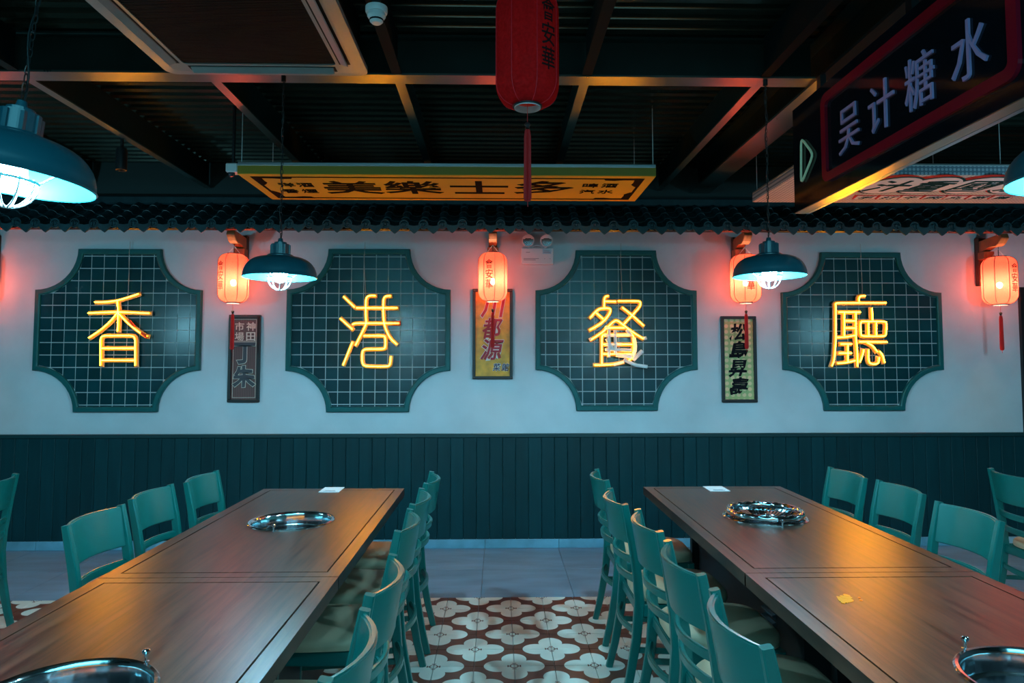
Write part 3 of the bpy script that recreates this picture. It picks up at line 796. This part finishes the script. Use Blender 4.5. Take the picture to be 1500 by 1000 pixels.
t, W, H, hw, hh = poster('yellow orange poster with red brush characters in a black frame, behind the middle lantern', 692, 751, 423, 555, ORANGEP)
for c, u, v, ww, hq in (('川', .005, .235, .17, .19), ('都', -.005, .045, .145, .165), ('源', -.005, -.130, .165, .165)):
    text('character_outline', c, (u, -.0125, v), RX, UZ, ww, hq, INKWH, t, bold=.040, shear=.18)
    text('character', c, (u, -.0157, v), RX, UZ, ww, hq, INKRED, t, bold=.020, shear=.18, depth=.001)
for c, u in (('菜', .035), ('館', .105)):
    text('small_character', c, (u, -.0125, -.275), RX, UZ, .058, .062, INKWH, t, bold=.04, shear=.15)
    text('small_character_ink', c, (u, -.0157, -.275), RX, UZ, .058, .062, mat('violet_ink', (.05, .015, .08), .6), t, bold=.012, shear=.15, depth=.001)
t, W, H, hw, hh = poster('narrow green and gold blossom print poster with black brush characters', 1058, 1107, 463, 589, BLOSSOM)
for c, u, v in (('松', 0, .225), ('島', .005, .075), ('昇', -.005, -.075), ('壽', 0, -.225)):
    text('character', c, (u, -.0125, v), RX, UZ, .135, .135, INKD, t, bold=.030, shear=.22, wob=.03)

# ================================================================== EMERGENCY LIGHT
a = atY(763, 388, YW); b = atY(810, 365, YW)
t = thing('emergency_light', 'white twin-head emergency light box on the wall under the eave', 'emergency light', ((a.x+b.x)/2, YW, (a.z+b.z)/2))
hw, hh = (b.x-a.x)/2, (b.z-a.z)/2
obj('housing', BOX(-hw, hw, -.055, -.0005, -hh, hh, bev=.006, seg=2), PALEW, t)
obj('status_label', BOX(hw*.32, hw*.86, -.0565, -.0548, hh*.28, hh*.88), LBLUE, t)
bm = bm_()
for u0, u1, v in ((-.7, -.45, .45), (-.85, .1, -.35), (-.85, -.1, -.52), (.4, .75, .62), (.38, .8, .42)): box(bm, hw*u0, hw*u1, -.0572, -.0549, hh*v, hh*v+.004)
obj('printed_line', bm, mat('grey_print', (.2, .22, .28), .6), t)
for u in (.45, .78): obj('indicator', lathe(bm_(), [(0, .003), (.004, .002), (.005, 0)], 10, (hw*u, -.056, -hh*.35)), INKD, t)
for sg in (-1, 1):
    hd = obj('lamp_head', tube(bm_(), [(sg*.076, -.02, hh+.062), (sg*.076, -.055, hh+.062), (sg*.076, -.062, hh+.060)], [.030, .050, .052], 24), PALEW, t, smooth=True)
    bm = bm_()
    for rr_, dd in ((.043, 0), (.030, .002), (.014, .004)): tube(bm, [(sg*.076, -.062-dd, hh+.060), (sg*.076, -.066-dd, hh+.060)], rr_, 20)
    obj('reflector', bm, REFL, hd, smooth=True)
    obj('neck', tube(bm_(), [(sg*.076, -.03, hh+.02), (sg*.06, -.03, hh-.005)], .009, 8), PALEW, t)
obj('cable_loop', tube(bm_(), smooth_path([(-.045, -.03, hh-.002), (-.03, -.035, hh+.025), (.03, -.035, hh+.025), (.045, -.03, hh-.002)]), .004, 6), PALEW, t)

# ================================================================== FLAT YELLOW SIGN UNDER THE CEILING
def atZ(px, py, Z):
    d = ray(px, py); k = (Z-1.5)/d.z; return Vector((d.x*k, d.y*k, Z))
ZS = 2.70
nl, nr, fl, fr = atZ(350, 256, ZS), atZ(957, 257, ZS), atZ(400, 293, ZS), atZ(935, 294, ZS)
x0, x1, y0, y1 = (nl.x+fl.x)/2, (nr.x+fr.x)/2, (nl.y+nr.y)/2, (fl.y+fr.y)/2
t = thing('hanging_sign', 'flat yellow shop sign with black characters hung face down below the ceiling', 'sign', ((x0+x1)/2, (y0+y1)/2, ZS))
hw, hd = (x1-x0)/2, (y1-y0)/2
obj('sign_box', BOX(-hw, hw, -hd, hd, .003, .055), OLIVE, t)
obj('sign_face', BOX(-hw, hw, -hd, hd, 0, .003), YELF, t)
obj('top_rail', BOX(-hw, hw, -hd-.004, hd, .055, .078, bev=.004), SILV, t)
for sx, sy in ((-1, -1), (1, -1), (-1, 1), (1, 1)):
    u = sx*(hw-.01); v = sy*(hd-.04)
    obj('hanging_wire', tube(bm_(), [(u, v, .075), (u, v, ZD-ZS)], .0025, 6), WHITEP, t)
bm = bm_(); a_, b_ = hw-.06, hd-.055
def ring(bm, a, b, w_, z0, z1):
    box(bm, -a, a, -b, -b+w_, z0, z1); box(bm, -a, a, b-w_, b, z0, z1); box(bm, -a, -a+w_, -b+w_, b-w_, z0, z1); box(bm, a-w_, a, -b+w_, b-w_, z0, z1)
ring(bm, a_, b_, .018, -.002, .001)
obj('border_line', bm, INKBR, t)
for sx in (-1, 1):
    for sy in (-1, 1):
        P = [(0, 0), (.27, 0), (.25, .045), (.19, .05), (.13, .035), (.06, .035), (.055, .11), (.06, .15), (.03, .20), (0, .22)]
        bm = bm_(); prism(bm, [(sx*(a_-p[0]), sy*(b_-p[1])) for p in P], lambda u, v: (u, v, -.0025), lambda u, v: (u, v, .001))
        bmesh.ops.triangulate(bm, faces=[f for f in bm.faces if len(f.verts) > 4])
        obj('corner_ornament', bm, INKBR, t)
RF, UF = (1, 0, 0), (0, -1, 0)
for c, px in (('美', 516), ('樂', 605), ('士', 702), ('多', 797)):
    p = atZ(px, 274.5, ZS)
    text('character', c, (p.x-(x0+x1)/2, p.y-(y0+y1)/2, 0), RF, UF, .385, .32, INKBR, t, bold=.012, depth=.003)
for c, px, py in (('洋', 420, 270.5), ('酒', 447, 270.5), ('香', 426, 279.5), ('煙', 454, 279.5), ('啤', 865, 271.5), ('酒', 893, 271.5), ('汽', 860, 280.5), ('水', 887, 280.5)):
    p = atZ(px, py, ZS)
    text('small_character', c, (p.x-(x0+x1)/2, p.y-(y0+y1)/2, 0), RF, UF, .105, .10, INKBR, t, bold=.006, depth=.003)

# small dome camera by its left end
c = atZ(342, 247, ZS)
t = thing('security_camera', 'small white camera at the left end of the flat yellow sign', 'camera', (x0-.045, nl.y+.03, ZS+.02))
obj('body', BOX(-.040, .036, -.03, .05, .0, .058, bev=.006), WHITEP, t)
obj('dome', lathe(bm_(), [(.022, 0), (.021, -.012), (.014, -.022), (0, -.026)], 16, (-.012, .0, 0)), mat('smoked_dome', (.02, .03, .04), .12), t, smooth=True)
obj('bracket', BOX(-.012, .002, .0, .02, .055, ZD-ZS-.02), BLACKM, t)

# ================================================================== FLAT PATTERNED SIGN, RIGHT
ZP = 2.70
nl, fl = atZ(1163, 252, ZP), atZ(1110, 296, ZP)
y1 = atZ(1300, 297, ZP).y; y0 = atZ(1300, 256, ZP).y; x0 = (nl.x+fl.x)/2; x1 = 4.6
t = thing('hanging_sign', 'flat hexagon patterned sign with white cloud shapes hung right of the black lightbox', 'sign', ((x0+x1)/2, (y0+y1)/2, ZP))
hw, hd = (x1-x0)/2, (y1-y0)/2; cx, cy = (x0+x1)/2, (y0+y1)/2
obj('sign_box', BOX(-hw, hw, -hd, hd, .004, .060), HEXS, t)
obj('sign_face', BOX(-hw, hw, -hd, hd, 0, .004), HEX, t)
obj('top_rail', BOX(-hw, hw, -hd-.004, hd, .060, .075, bev=.003), SILV, t)
for u in (-hw+.02, hw-.02, 0):
    for v in (-hd+.04, hd-.04): obj('hanging_wire', tube(bm_(), [(u, v, .07), (u, v, ZD-ZP)], .0025, 6), WHITEP, t)
def ell(cx_, cy_, a, b, z0, z1, m, nm, n=28, rot=0):
    bm = bm_(); P = [(cx_+a*math.cos(2*math.pi*q/n)+rot*b*math.sin(2*math.pi*q/n), cy_+b*math.sin(2*math.pi*q/n)) for q in range(n)]
    prism(bm, P, lambda u, v: (u, v, z0), lambda u, v: (u, v, z1)); return obj(nm, bm, m, t)
CLR = mat('cloud_red', (.50, .03, .025), .8, spec=.1); CLG = mat('cloud_green', (.01, .05, .05), .9, spec=.05); CLW = mat('cloud_cream', (.80, .66, .66), .7, spec=.15)
for k, (c, px) in enumerate((('汁', 1305), ('重', 1362), ('國', 1430), ('茶', 1500), ('冰', 1570))):
    p = atZ(px, 271.5, ZP); u, v = p.x-cx, p.y-cy
    ell(u-.03, v-.02, .205, .245, -.0012-k*.0002, .001, CLR, 'red_cloud_edge', rot=.1)
    ell(u, v, .195, .225, -.0026-k*.0002, .001, CLG, 'green_cloud_edge')
for k, (c, px) in enumerate((('汁', 1305), ('重', 1362), ('國', 1430), ('茶', 1500), ('冰', 1570))):
    p = atZ(px, 271.5, ZP); u, v = p.x-cx, p.y-cy
    ell(u, v, .180, .205, -.0046-k*.0002, .001, CLW, 'cloud')
    text('character', c, (u, v, -.005), RF, UF, .24, .27, CLG, t, bold=.008, shear=.2, depth=.003, wob=.02)
for k, (c, px) in enumerate(zip('手打牛肉丸粥麵', (1266, 1300, 1332, 1366, 1398, 1432, 1466))):
    p = atZ(px, 288.5, ZP); u, v = p.x-cx, p.y-cy
    bm = bm_(); prism(bm, [(u-.10, v-.06), (u+.07, v-.05), (u+.10, v+.03), (u-.06, v+.06)], lambda a, b: (a, b, -.003), lambda a, b: (a, b, .001)); obj('ribbon', bm, CLR, t)
    bm = bm_(); prism(bm, [(u-.07, v-.045), (u+.075, v-.035), (u+.085, v+.030), (u-.055, v+.045)], lambda a, b: (a, b, -.0045), lambda a, b: (a, b, .001)); obj('ribbon_face', bm, CLW, t)
    text('small_character', c, (u+.01, v, -.0045), RF, UF, .10, .075, CLG, t, bold=.0, shear=.2, depth=.002)

# ================================================================== LIGHTBOX SIGN (hangs parallel to the aisle)
XS = 1.58
def atX(px, py, X):
    d = ray(px, py); k = X/d.x; return Vector((X, d.y*k, 1.5+d.z*k))
pf = atX(1164, 313, XS); YF = pf.y; zb = pf.z; zt_ = zb+.56; YN_ = YF-1.95
t = thing('lightbox_sign', 'long black lightbox sign with crimson border and pale characters hung from the girder', 'sign', (XS+.035, (YF+YN_)/2, zb))
dy = lambda Y: Y-(YF+YN_)/2
obj('box', BOX(-.035, .045, dy(YN_), dy(YF), .004, zt_-zb, bev=.003), LBOX, t)
obj('underside_panel', BOX(-.035, .020, dy(YN_), dy(YF), 0, .004), GOLDM, t)
obj('underside_edge', BOX(.023, .045, dy(YN_), dy(YF), 0, .004), SILV, t)
for Y in (YF-.25, YN_+.25, YF-1.0): obj('hanger', BOX(-.01, .02, dy(Y)-.02, dy(Y)+.02, zt_-zb-.002, ZB-.014-zb), BLACKM, t)
# crimson rounded border
a = atX(1208, 269, XS); b = atX(1208, 148, XS); yf = atX(1207, 200, XS).y; yn = yf-(yf-atX(1497, 60, XS).y)
z0_, z1_ = zb+.070, zt_-.062
def rrect(y0, y1, z0, z1, r, n=6):
    P = []
    for cy_, cz_, a0 in ((y1-r, z1-r, 0), (y0+r, z1-r, 90), (y0+r, z0+r, 180), (y1-r, z0+r, 270)):
        for q in range(n+1):
            a = R(a0+90*q/n); P.append((cy_+r*math.cos(a), cz_+r*math.sin(a)))
    return P
P0 = rrect(dy(yn), dy(yf), z0_-zb, z1_-zb, .05); P1 = rrect(dy(yn)+.042, dy(yf)-.042, z0_-zb+.042, z1_-zb-.042, .022)
bm = bm_(); loops = [[bm.verts.new((xx, p[0], p[1])) for p in P] for P, xx in ((P0, -.0355), (P0, -.050), (P1, -.050), (P1, -.0355))]
for A, B in zip(loops, loops[1:]):
    for i in range(len(A)): bm.faces.new((A[i], A[(i+1) % len(A)], B[(i+1) % len(A)], B[i]))
obj('crimson_border', bm, CRIM, t)
RS, US = (0, -1, 0), (0, 0, 1)
for c, px, py in (('吴', 1244.5, 188), ('计', 1292, 154.5), ('糖', 1348, 117), ('水', 1421, 71)):
    p = atX(px, py, XS)
    text('character', c, (-.0355, dy(p.y), p.z-zb), RS, US, .175 if c != '计' else .185, .205, LAV, t, depth=.008, bold=-.004)
A_ = [atX(1176, 202, XS), atX(1194, 226, XS), atX(1176, 270, XS)]
pts = smooth_path([(-.044, dy(p.y), p.z-zb) for p in A_], 2, True)
obj('triangle_tube', tube(bm_(), pts, .006, 8, closed=True), PGRN, t, smooth=True)

# ================================================================== CASSETTE AIR CONDITIONER, DETECTOR, SPOT
ZA = 2.90
a = atZ(245, 108, ZA); b = atZ(541, 113, ZA); yfar = b.y; xa = a.x; xb = b.x; sz = xb-xa; ynr = yfar-sz
t = thing('cassette_air_conditioner', 'square ceiling air conditioner with dark grille, at the top left of the picture', 'air conditioner', ((xa+xb)/2, (yfar+ynr)/2, ZA))
h = sz/2
P0 = rrect(-h, h, -h, h, .05); P1 = rrect(-h+.05, h-.05, -h+.05, h-.05, .05); P2 = rrect(-h+.13, h-.13, -h+.13, h-.13, .02); P3 = P2
bm = bm_(); loops = [[bm.verts.new((p[0], p[1], zz)) for p in P] for P, zz in ((P0, .03), (P0, .006), (P1, 0), (P2, 0), (P3, .02))]
for A, B in zip(loops, loops[1:]):
    for i in range(len(A)): bm.faces.new((A[i], A[(i+1) % len(A)], B[(i+1) % len(A)], B[i]))
obj('frame_panel', bm, ACW, t)
obj('casing', BOX(-h+.04, h-.04, -h+.04, h-.04, .03, ZD-ZA), BLACKM, t)
bm = bm_(); g = h-.13; y = -g
while y < g: box(bm, -g, g, y, y+.006, .004, .012); y += .0125
o = obj('intake_grille', bm, GRILLM, t, kind='stuff')
for k in range(4):
    bm = bm_()
    box(bm, -g+.02, g-.02, -.020, .020, -.004, .004, bev=.003)
    o = obj('air_flap', bm, ACW, t); a_ = k*math.pi/2
    o.location = (math.sin(a_)*(h-.088), -math.cos(a_)*(h-.088), -.008); o.rotation_euler = (R(22), 0, a_)
    bm = BOX(-g+.01, g-.01, -.026, .026, -.0012, .001); o = obj('outlet_slot', bm, GRILLM, t); o.location = (math.sin(a_)*(h-.088), -math.cos(a_)*(h-.088), 0); o.rotation_euler = (0, 0, a_)
p = atY(551.5, 22, 2.62)
t = thing('smoke_detector', 'white round smoke detector on the ceiling right of the air conditioner', 'smoke detector', (p.x, 2.62, p.z))
obj('base', lathe(bm_(), [(0, .030), (.043, .030), (.043, .012), (.040, .006), (0, .006)], 28), WHITEP, t, smooth=True)
obj('sensor_head', lathe(bm_(), [(.034, .006), (.036, -.006), (.031, -.014), (.026, -.018), (.026, -.026), (.018, -.034), (0, -.035)], 28), WHITEP, t, smooth=True)
obj('vent_ring', lathe(bm_(), [(.0275, -.0185), (.0275, -.025), (.0262, -.025)], 16), INKD, t)
obj('mounting_stem', BOX(-.015, .015, -.015, .015, .033, ZD+.01-p.z), BLACKM, t)
p = atY(178, 232, 4.55)
t = thing('ceiling_spotlight', 'small black unlit spotlight under the ceiling above the leftmost tiled panel', 'spotlight', (p.x, 4.55, p.z))
obj('can', lathe(bm_(), [(0, .07), (.03, .07), (.035, .05), (.035, -.08), (.028, -.08), (.026, -.06), (0, -.06)], 20), BLACKM, t, smooth=True)
obj('stem', BOX(-.008, .008, -.008, .008, .065, ZD-p.z), BLACKM, t)

# ================================================================== TABLES
ZT = .76
def table(label, x0, x1, y0, y1, gy):
    cx_, cy_ = (x0+x1)/2, (y0+y1)/2; hw, hd = (x1-x0)/2, (y1-y0)/2
    t = thing('dining_table', label, 'table', (cx_, cy_, 0), 0, 'dark wood hot pot tables')
    rb = .188; gy_ = gy-cy_
    def holed(bm, hx, hy, r, z0, z1):
        angs = sorted(set([2*math.pi*k/64 for k in range(64)]+[math.atan2(sy*hy-gy_, sx*hx) % (2*math.pi) for sx in (-1, 1) for sy in (-1, 1)]))
        inner, outer = [], []
        for a in angs:
            c, s = math.cos(a), math.sin(a)
            tx = (hx/c if c > 0 else -hx/c) if abs(c) > 1e-9 else 1e9
            ty = ((hy-gy_)/s if s > 0 else (-hy-gy_)/s) if abs(s) > 1e-9 else 1e9
            k = min(tx, ty); inner.append((r*c, gy_+r*s)); outer.append((k*c, gy_+k*s))
        n = len(angs); V = {}
        for nm, L, z in (('it', inner, z1), ('ot', outer, z1), ('ib', inner, z0), ('ob', outer, z0)): V[nm] = [bm.verts.new((p[0], p[1], z)) for p in L]
        for i in range(n):
            j = (i+1) % n
            bm.faces.new((V['it'][i], V['ot'][i], V['ot'][j], V['it'][j])); bm.faces.new((V['ib'][i], V['ib'][j], V['ob'][j], V['ob'][i]))
            bm.faces.new((V['it'][i], V['it'][j], V['ib'][j], V['ib'][i])); bm.faces.new((V['ot'][i], V['ob'][i], V['ob'][j], V['ot'][j]))
        return bm
    e = .050; g = .006
    obj('tabletop', holed(bm_(), hw-e-g, hd-e-g, rb, ZT-.03, ZT), WOOD, t)
    obj('underframe', holed(bm_(), hw-.004, hd-.004, rb+.01, ZT-.045, ZT-.008), mat('table_edge_dark', (.012, .007, .006), .5), t)
    for sg in (-1, 1):
        bm = bm_()
        P = [(-hw, sg*hd), (hw, sg*hd), (hw-e, sg*(hd-e)), (-hw+e, sg*(hd-e))]
        prism(bm, P, lambda u, v: (u, v, ZT), lambda u, v: (u, v, ZT-.008)); prism(bm, [(-hw, sg*hd), (hw, sg*hd), (hw, sg*(hd-.004)), (-hw, sg*(hd-.004))], lambda u, v: (u, v, ZT-.008), lambda u, v: (u, v, ZT-.045))
        obj('edge_strip', bm, WOOD, t)
        bm = bm_()
        P = [(sg*hw, -hd), (sg*hw, hd), (sg*(hw-e), hd-e), (sg*(hw-e), -hd+e)]
        prism(bm, P, lambda u, v: (u, v, ZT), lambda u, v: (u, v, ZT-.008)); prism(bm, [(sg*hw, -hd), (sg*hw, hd), (sg*(hw-.004), hd), (sg*(hw-.004), -hd)], lambda u, v: (u, v, ZT-.008), lambda u, v: (u, v, ZT-.045))
        obj('edge_strip', bm, WOOD, t)
    # black service pedestal with louvres
    pw = .135
    bm = bm_()
    for u0, u1, v0, v1 in ((-pw, -pw+.015, -hd+.16, hd-.16), (pw-.015, pw, -hd+.16, hd-.16), (-pw, pw, -hd+.16, -hd+.175), (-pw, pw, hd-.175, hd-.16)): box(bm, u0, u1, v0, v1, .03, ZT-.25)
    box(bm, -hw+.25, hw-.25, -hd+.10, -hd+.14, .03, ZT-.045); box(bm, -hw+.25, hw-.25, hd-.14, hd-.10, .03, ZT-.045)
    obj('pedestal', bm, CABINET, t)
    obj('plinth', BOX(-pw+.02, pw-.02, -hd+.12, hd-.12, 0, .04), BLACKM, t)
    bm = bm_()
    for sx in (-1, 1): box(bm, sx*pw-.004, sx*pw+.004, -hd+.14, hd-.14, ZT-.25, ZT-.045)
    obj('side_panel', bm, CABINET, t)
    for sx in (-1, 1):
        for k in range(5):
            bm = bm_(); prism(bm, [(0, 0), (sx*.016, -.004), (sx*.016, -.010), (0, -.022)], lambda u, v: (sx*(pw+.004)*0+sx*(pw)+u, -.42, .46-k*.032+v), lambda u, v: (sx*pw+u, -.30, .46-k*.032+v))
            obj('vent_louvre', bm, mat('vent_grey', (.06, .09, .11), .4), t)
    return t, Vector((cx_, gy, ZT))
XLT0, XLT1 = -1.380, -.552; XRT0, XRT1 = .875, 1.702
tabs = [('dark wood hot pot table at the back left, with a round steel pot well', XLT0, XLT1, 2.432, 4.11, 3.27),
        ('dark wood hot pot table at the front left corner of the picture', XLT0, XLT1, .79, 2.428, 1.575),
        ('dark wood hot pot table at the back right, with a silver ring on its well', XRT0, XRT1, 2.442, 4.13, 3.31),
        ('dark wood hot pot table at the front right corner with a yellow patch', XRT0, XRT1, .80, 2.438, 1.60)]
centres = [table(*a)[1] for a in tabs]
def pot(label, c, ring_=False, knob=-90):
    t = thing('steel_pot', label, 'pot', tuple(c), 0, 'steel pots sunk in the tables')
    flute = lambda p: 1+.0011*(math.sin(23*p+1)+math.sin(41*p)*.8+math.sin(67*p+2)*.6)
    obj('bowl', lathe(bm_(), [(.196, .001), (.196, .004), (.191, .008), (.184, .007), (.180, .002), (.177, -.006), (.175, -.050), (.171, -.054), (.163, -.056), (.160, -.118), (.145, -.130), (.145, -.133), (.165, -.120), (.168, -.060), (.1795, -.052), (.183, -.010), (.1865, .001)], 160, closed_prof=True, fac=flute), STEEL, t, smooth=True)
    obj('pot_floor', lathe(bm_(), [(.160, -.118), (.145, -.124), (.11, -.126), (.09, -.122), (.088, -.120), (0, -.120)], 48), POTIN, t, smooth=True)
    a = R(knob); x, y = .203*math.cos(a), .203*math.sin(a)
    obj('lift_knob', lathe(bm_(), [(0, 0), (.008, 0), (.008, .003), (.0035, .004), (.0035, .020), (.009, .024), (.010, .029), (.006, .033), (0, .034)], 16, (x, y, .0)), STEEL, t, smooth=True)
    return t
pot('shiny steel pot sunk in the back left table', centres[0], knob=-95)
pot('shiny steel pot sunk in the front left table at the bottom left corner', centres[1], knob=62)
pot('shiny steel pot under the twisted silver ring in the back right table', centres[2])
pot('shiny steel pot sunk in the front right table at the bottom right corner', centres[3], knob=112)
# twisted silver ring on the back right pot
t = thing('silver_ring', 'twisted bright silver ring resting on the pot of the back right table', 'ring', tuple(centres[2]+Vector((0, 0, .006))))
bm = bm_(); rings = []; N = 160; n = 16
for i in range(N):
    a = 2*math.pi*i/N; row = []
    for k in range(n):
        b = 2*math.pi*k/n; rr_ = .0175*(1+.06*math.cos(5*(b+a*4.0)))
        rad = .168+rr_*math.cos(b)*.8; row.append(bm.verts.new((rad*math.cos(a), rad*math.sin(a), .020+rr_*math.sin(b))))
    rings.append(row)
for i in range(N):
    A, B = rings[i], rings[(i+1) % N]
    for k in range(n): bm.faces.new((A[k], A[(k+1) % n], B[(k+1) % n], B[k]))
obj('twisted_band', bm, FOIL, t, smooth=True)
bm = bm_()
lathe(bm, [(.152, .012), (.140, .004), (.095, -.010), (.094, -.012), (.141, .001), (.153, .008)], 96, closed_prof=True, fac=lambda p: 1+.02*math.cos(48*p))
obj('ribbed_insert', bm, FOIL, t)
# cards
def card(label, px, py):
    c = atZ(px, py, ZT)
    t = thing('table_card', label, 'card', (c.x, c.y, ZT+.0005), 0, 'white cards on the tables')
    obj('card_sheet', BOX(-.058, .058, -.075, .075, 0, .003), PAPER, t)
    bm = bm_(); box(bm, -.035, .035, -.060, -.050, .003, .0036); box(bm, -.028, .028, -.042, -.036, .003, .0036); obj('printed_line', bm, mat('grey_print', (.2, .22, .28), .6), t)
card('small white card at the far end of the left table', 486, 717.5)
card('small white card at the far end of the right table', 1049, 716)
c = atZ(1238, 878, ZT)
bm = bm_()  # thin irregular yellow patch lying on the tabletop
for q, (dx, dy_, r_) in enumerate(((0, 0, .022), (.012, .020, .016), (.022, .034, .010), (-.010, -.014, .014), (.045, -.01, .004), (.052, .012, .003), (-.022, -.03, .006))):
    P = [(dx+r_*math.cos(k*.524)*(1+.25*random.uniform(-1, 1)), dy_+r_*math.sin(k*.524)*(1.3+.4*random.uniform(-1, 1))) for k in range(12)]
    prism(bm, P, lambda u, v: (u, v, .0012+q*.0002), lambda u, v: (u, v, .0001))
tag(obj('table_patch', bm, YELPATCH, loc=(c.x, c.y, ZT)), 'small irregular yellow patch on the front right tabletop', 'stain')

# ================================================================== CHAIRS
def make_chair(label):
    t = thing('dining_chair', label, 'chair', (0, 0, 0))
    for sx in (-1, 1):
        pts = [(sx*.192, -.275, 0), (sx*.190, -.245, .12), (sx*.188, -.215, .28), (sx*.187, -.200, .44), (sx*.189, -.208, .56), (sx*.192, -.232, .72), (sx*.194, -.262, .872)]
        secs = [(.012, .016), (.013, .018), (.014, .020), (.015, .022), (.015, .020), (.015, .018), (.014, .014)]
        obj('back_post', sweep(bm_(), pts, secs, (1, 0, 0), .3), TEALCHAIR, t)
        obj('front_leg', sweep(bm_(), [(sx*.185, .215, 0), (sx*.182, .200, .22), (sx*.180, .190, .425)], [(.012, .012), (.015, .015), (.018, .018)], (1, 0, 0), .3), TEALCHAIR, t)
        obj('side_apron', sweep(bm_(), [(sx*.180, .185, .405), (sx*.186, -.195, .405)], (.009, .025), (1, 0, 0), .2), TEALCHAIR, t)
        obj('side_stretcher', sweep(bm_(), [(sx*.184, .200, .215), (sx*.188, -.215, .235)], (.008, .012), (1, 0, 0), .4), TEALCHAIR, t)
    def curved(nm, z0, z1, y0f, bulge, th, hw=.185, n=10, lean=0.0):
        bm = bm_(); rows = []
        for i in range(n+1):
            u = -1+2*i/n; x = u*hw; row = []
            for (z, dz) in ((z0, 0), (z1, 1)):
                yb = y0f(z)-bulge*(1-u*u)
                row.append(((x, yb-th/2, z), (x, yb+th/2, z)))
            rows.append([bm.verts.new(Vector(c)) for c in (row[0][0], row[0][1], row[1][1], row[1][0])])
        for A, B in zip(rows, rows[1:]):
            for k in range(4): bm.faces.new((A[k], A[(k+1) % 4], B[(k+1) % 4], B[k]))
        bm.faces.new(rows[0]); bm.faces.new(rows[-1])
        bmesh.ops.recalc_face_normals(bm, faces=bm.faces[:])
        bmesh.ops.bevel(bm, geom=[e for e in bm.edges if len(e.link_faces) == 2 and e.calc_face_angle(0) > 1.0], offset=min(.005, th*.35), segments=2, affect='EDGES')
        return obj(nm, bm, TEALCHAIR, t, smooth=True)
    py = lambda z: -.200-.062*max(0, (z-.44)/.43)**1.3
    curved('top_rail', .695, .866, py, .055, .020)
    curved('back_slat', .605, .640, py, .050, .018)
    curved('back_slat', .520, .555, py, .046, .018)
    curved('back_stretcher', .295, .325, lambda z: -.212, .040, .018, hw=.182)
    curved('front_apron', .380, .430, lambda z: .196, -.006, .016, hw=.170)
    curved('back_apron', .380, .430, lambda z: -.200, .0, .016, hw=.180)
    # cushion: rounded trapezoid, domed
    bm = bm_(); N = 40; rows = []
    for s, z in ((.90, .430), (.99, .436), (1.0, .450), (.985, .464), (.94, .474), (.84, .481), (.6, .487), (.3, .489)):
        row = []
        for k in range(N):
            a = 2*math.pi*k/N; c, sn = math.cos(a), math.sin(a); e = .55
            x = math.copysign(abs(c)**e, c); y = math.copysign(abs(sn)**e, sn)
            row.append(bm.verts.new(((.205+.012*y)*x*s, .010+.215*y*s, z)))
        rows.append(row)
    for A, B in zip(rows, rows[1:]):
        for k in range(N): bm.faces.new((A[k], A[(k+1) % N], B[(k+1) % N], B[k]))
    bm.faces.new(rows[0]); bm.faces.new(rows[-1])
    obj('seat_cushion', bm, CUSHION, t, smooth=True)
    return t
G1, G2, G3, G4 = 'chairs along the aisle side of the left tables', 'chairs along the aisle side of the right tables', 'chairs along the outer side of the left tables', 'chairs along the outer side of the right tables'
order = ['farthest from the camera', 'second from the wall', 'third from the wall', 'fourth from the wall', 'nearest to the camera']
ch0 = None
def place(x, y, facing, label, group):
    """facing +1: sits facing +x, -1: facing -x ; x,y = middle of the back"""
    global ch0
    rz = -math.pi/2 if facing > 0 else math.pi/2
    X = x+facing*.262; rz += random.uniform(-.02, .02)
    if ch0 is None:
        ch0 = make_chair(label); ch0.location = (X, y, 0); ch0.rotation_euler = (0, 0, rz); ch0['group'] = group
    else: dup(ch0, (X, y, 0), rz, label, group)
for (x, y), o_ in zip(((-.378, 3.82), (-.380, 3.29), (-.375, 2.80), (-.345, 2.10), (-.340, 1.60)), order):
    place(x, y, -1, 'teal chair on the aisle side of the left tables, ' + o_, G1)
for (x, y), o_ in zip(((.588, 3.90), (.567, 3.27), (.606, 2.78), (.605, 2.26), (.600, 1.73)), order):
    place(x, y, 1, 'teal chair on the aisle side of the right tables, ' + o_, G2)
for (x, y), o_ in zip(((-1.65, 3.89), (-1.70, 3.44), (-1.675, 2.92), (-1.69, 2.11)), order[:3]+['at the left picture edge']):
    place(x, y, 1, 'teal chair on the outer side of the left tables, ' + o_, G3)
for (x, y), o_ in zip(((2.02, 3.95), (2.055, 3.49), (2.01, 2.92)), ['farthest from the camera', 'in the middle of its row', 'nearest to the camera']):
    place(x, y, -1, 'teal chair on the outer side of the right tables, ' + o_, G4)
for x, y, fc, lab in ((-2.74, 3.79, -1, 'teal chair of a neighbouring table at the left picture edge, facing away'),
                      (2.955, 3.88, 1, 'teal chair of a neighbouring table at the right picture edge, facing away')):
    place(x, y, fc, lab, 'chairs of the neighbouring tables')
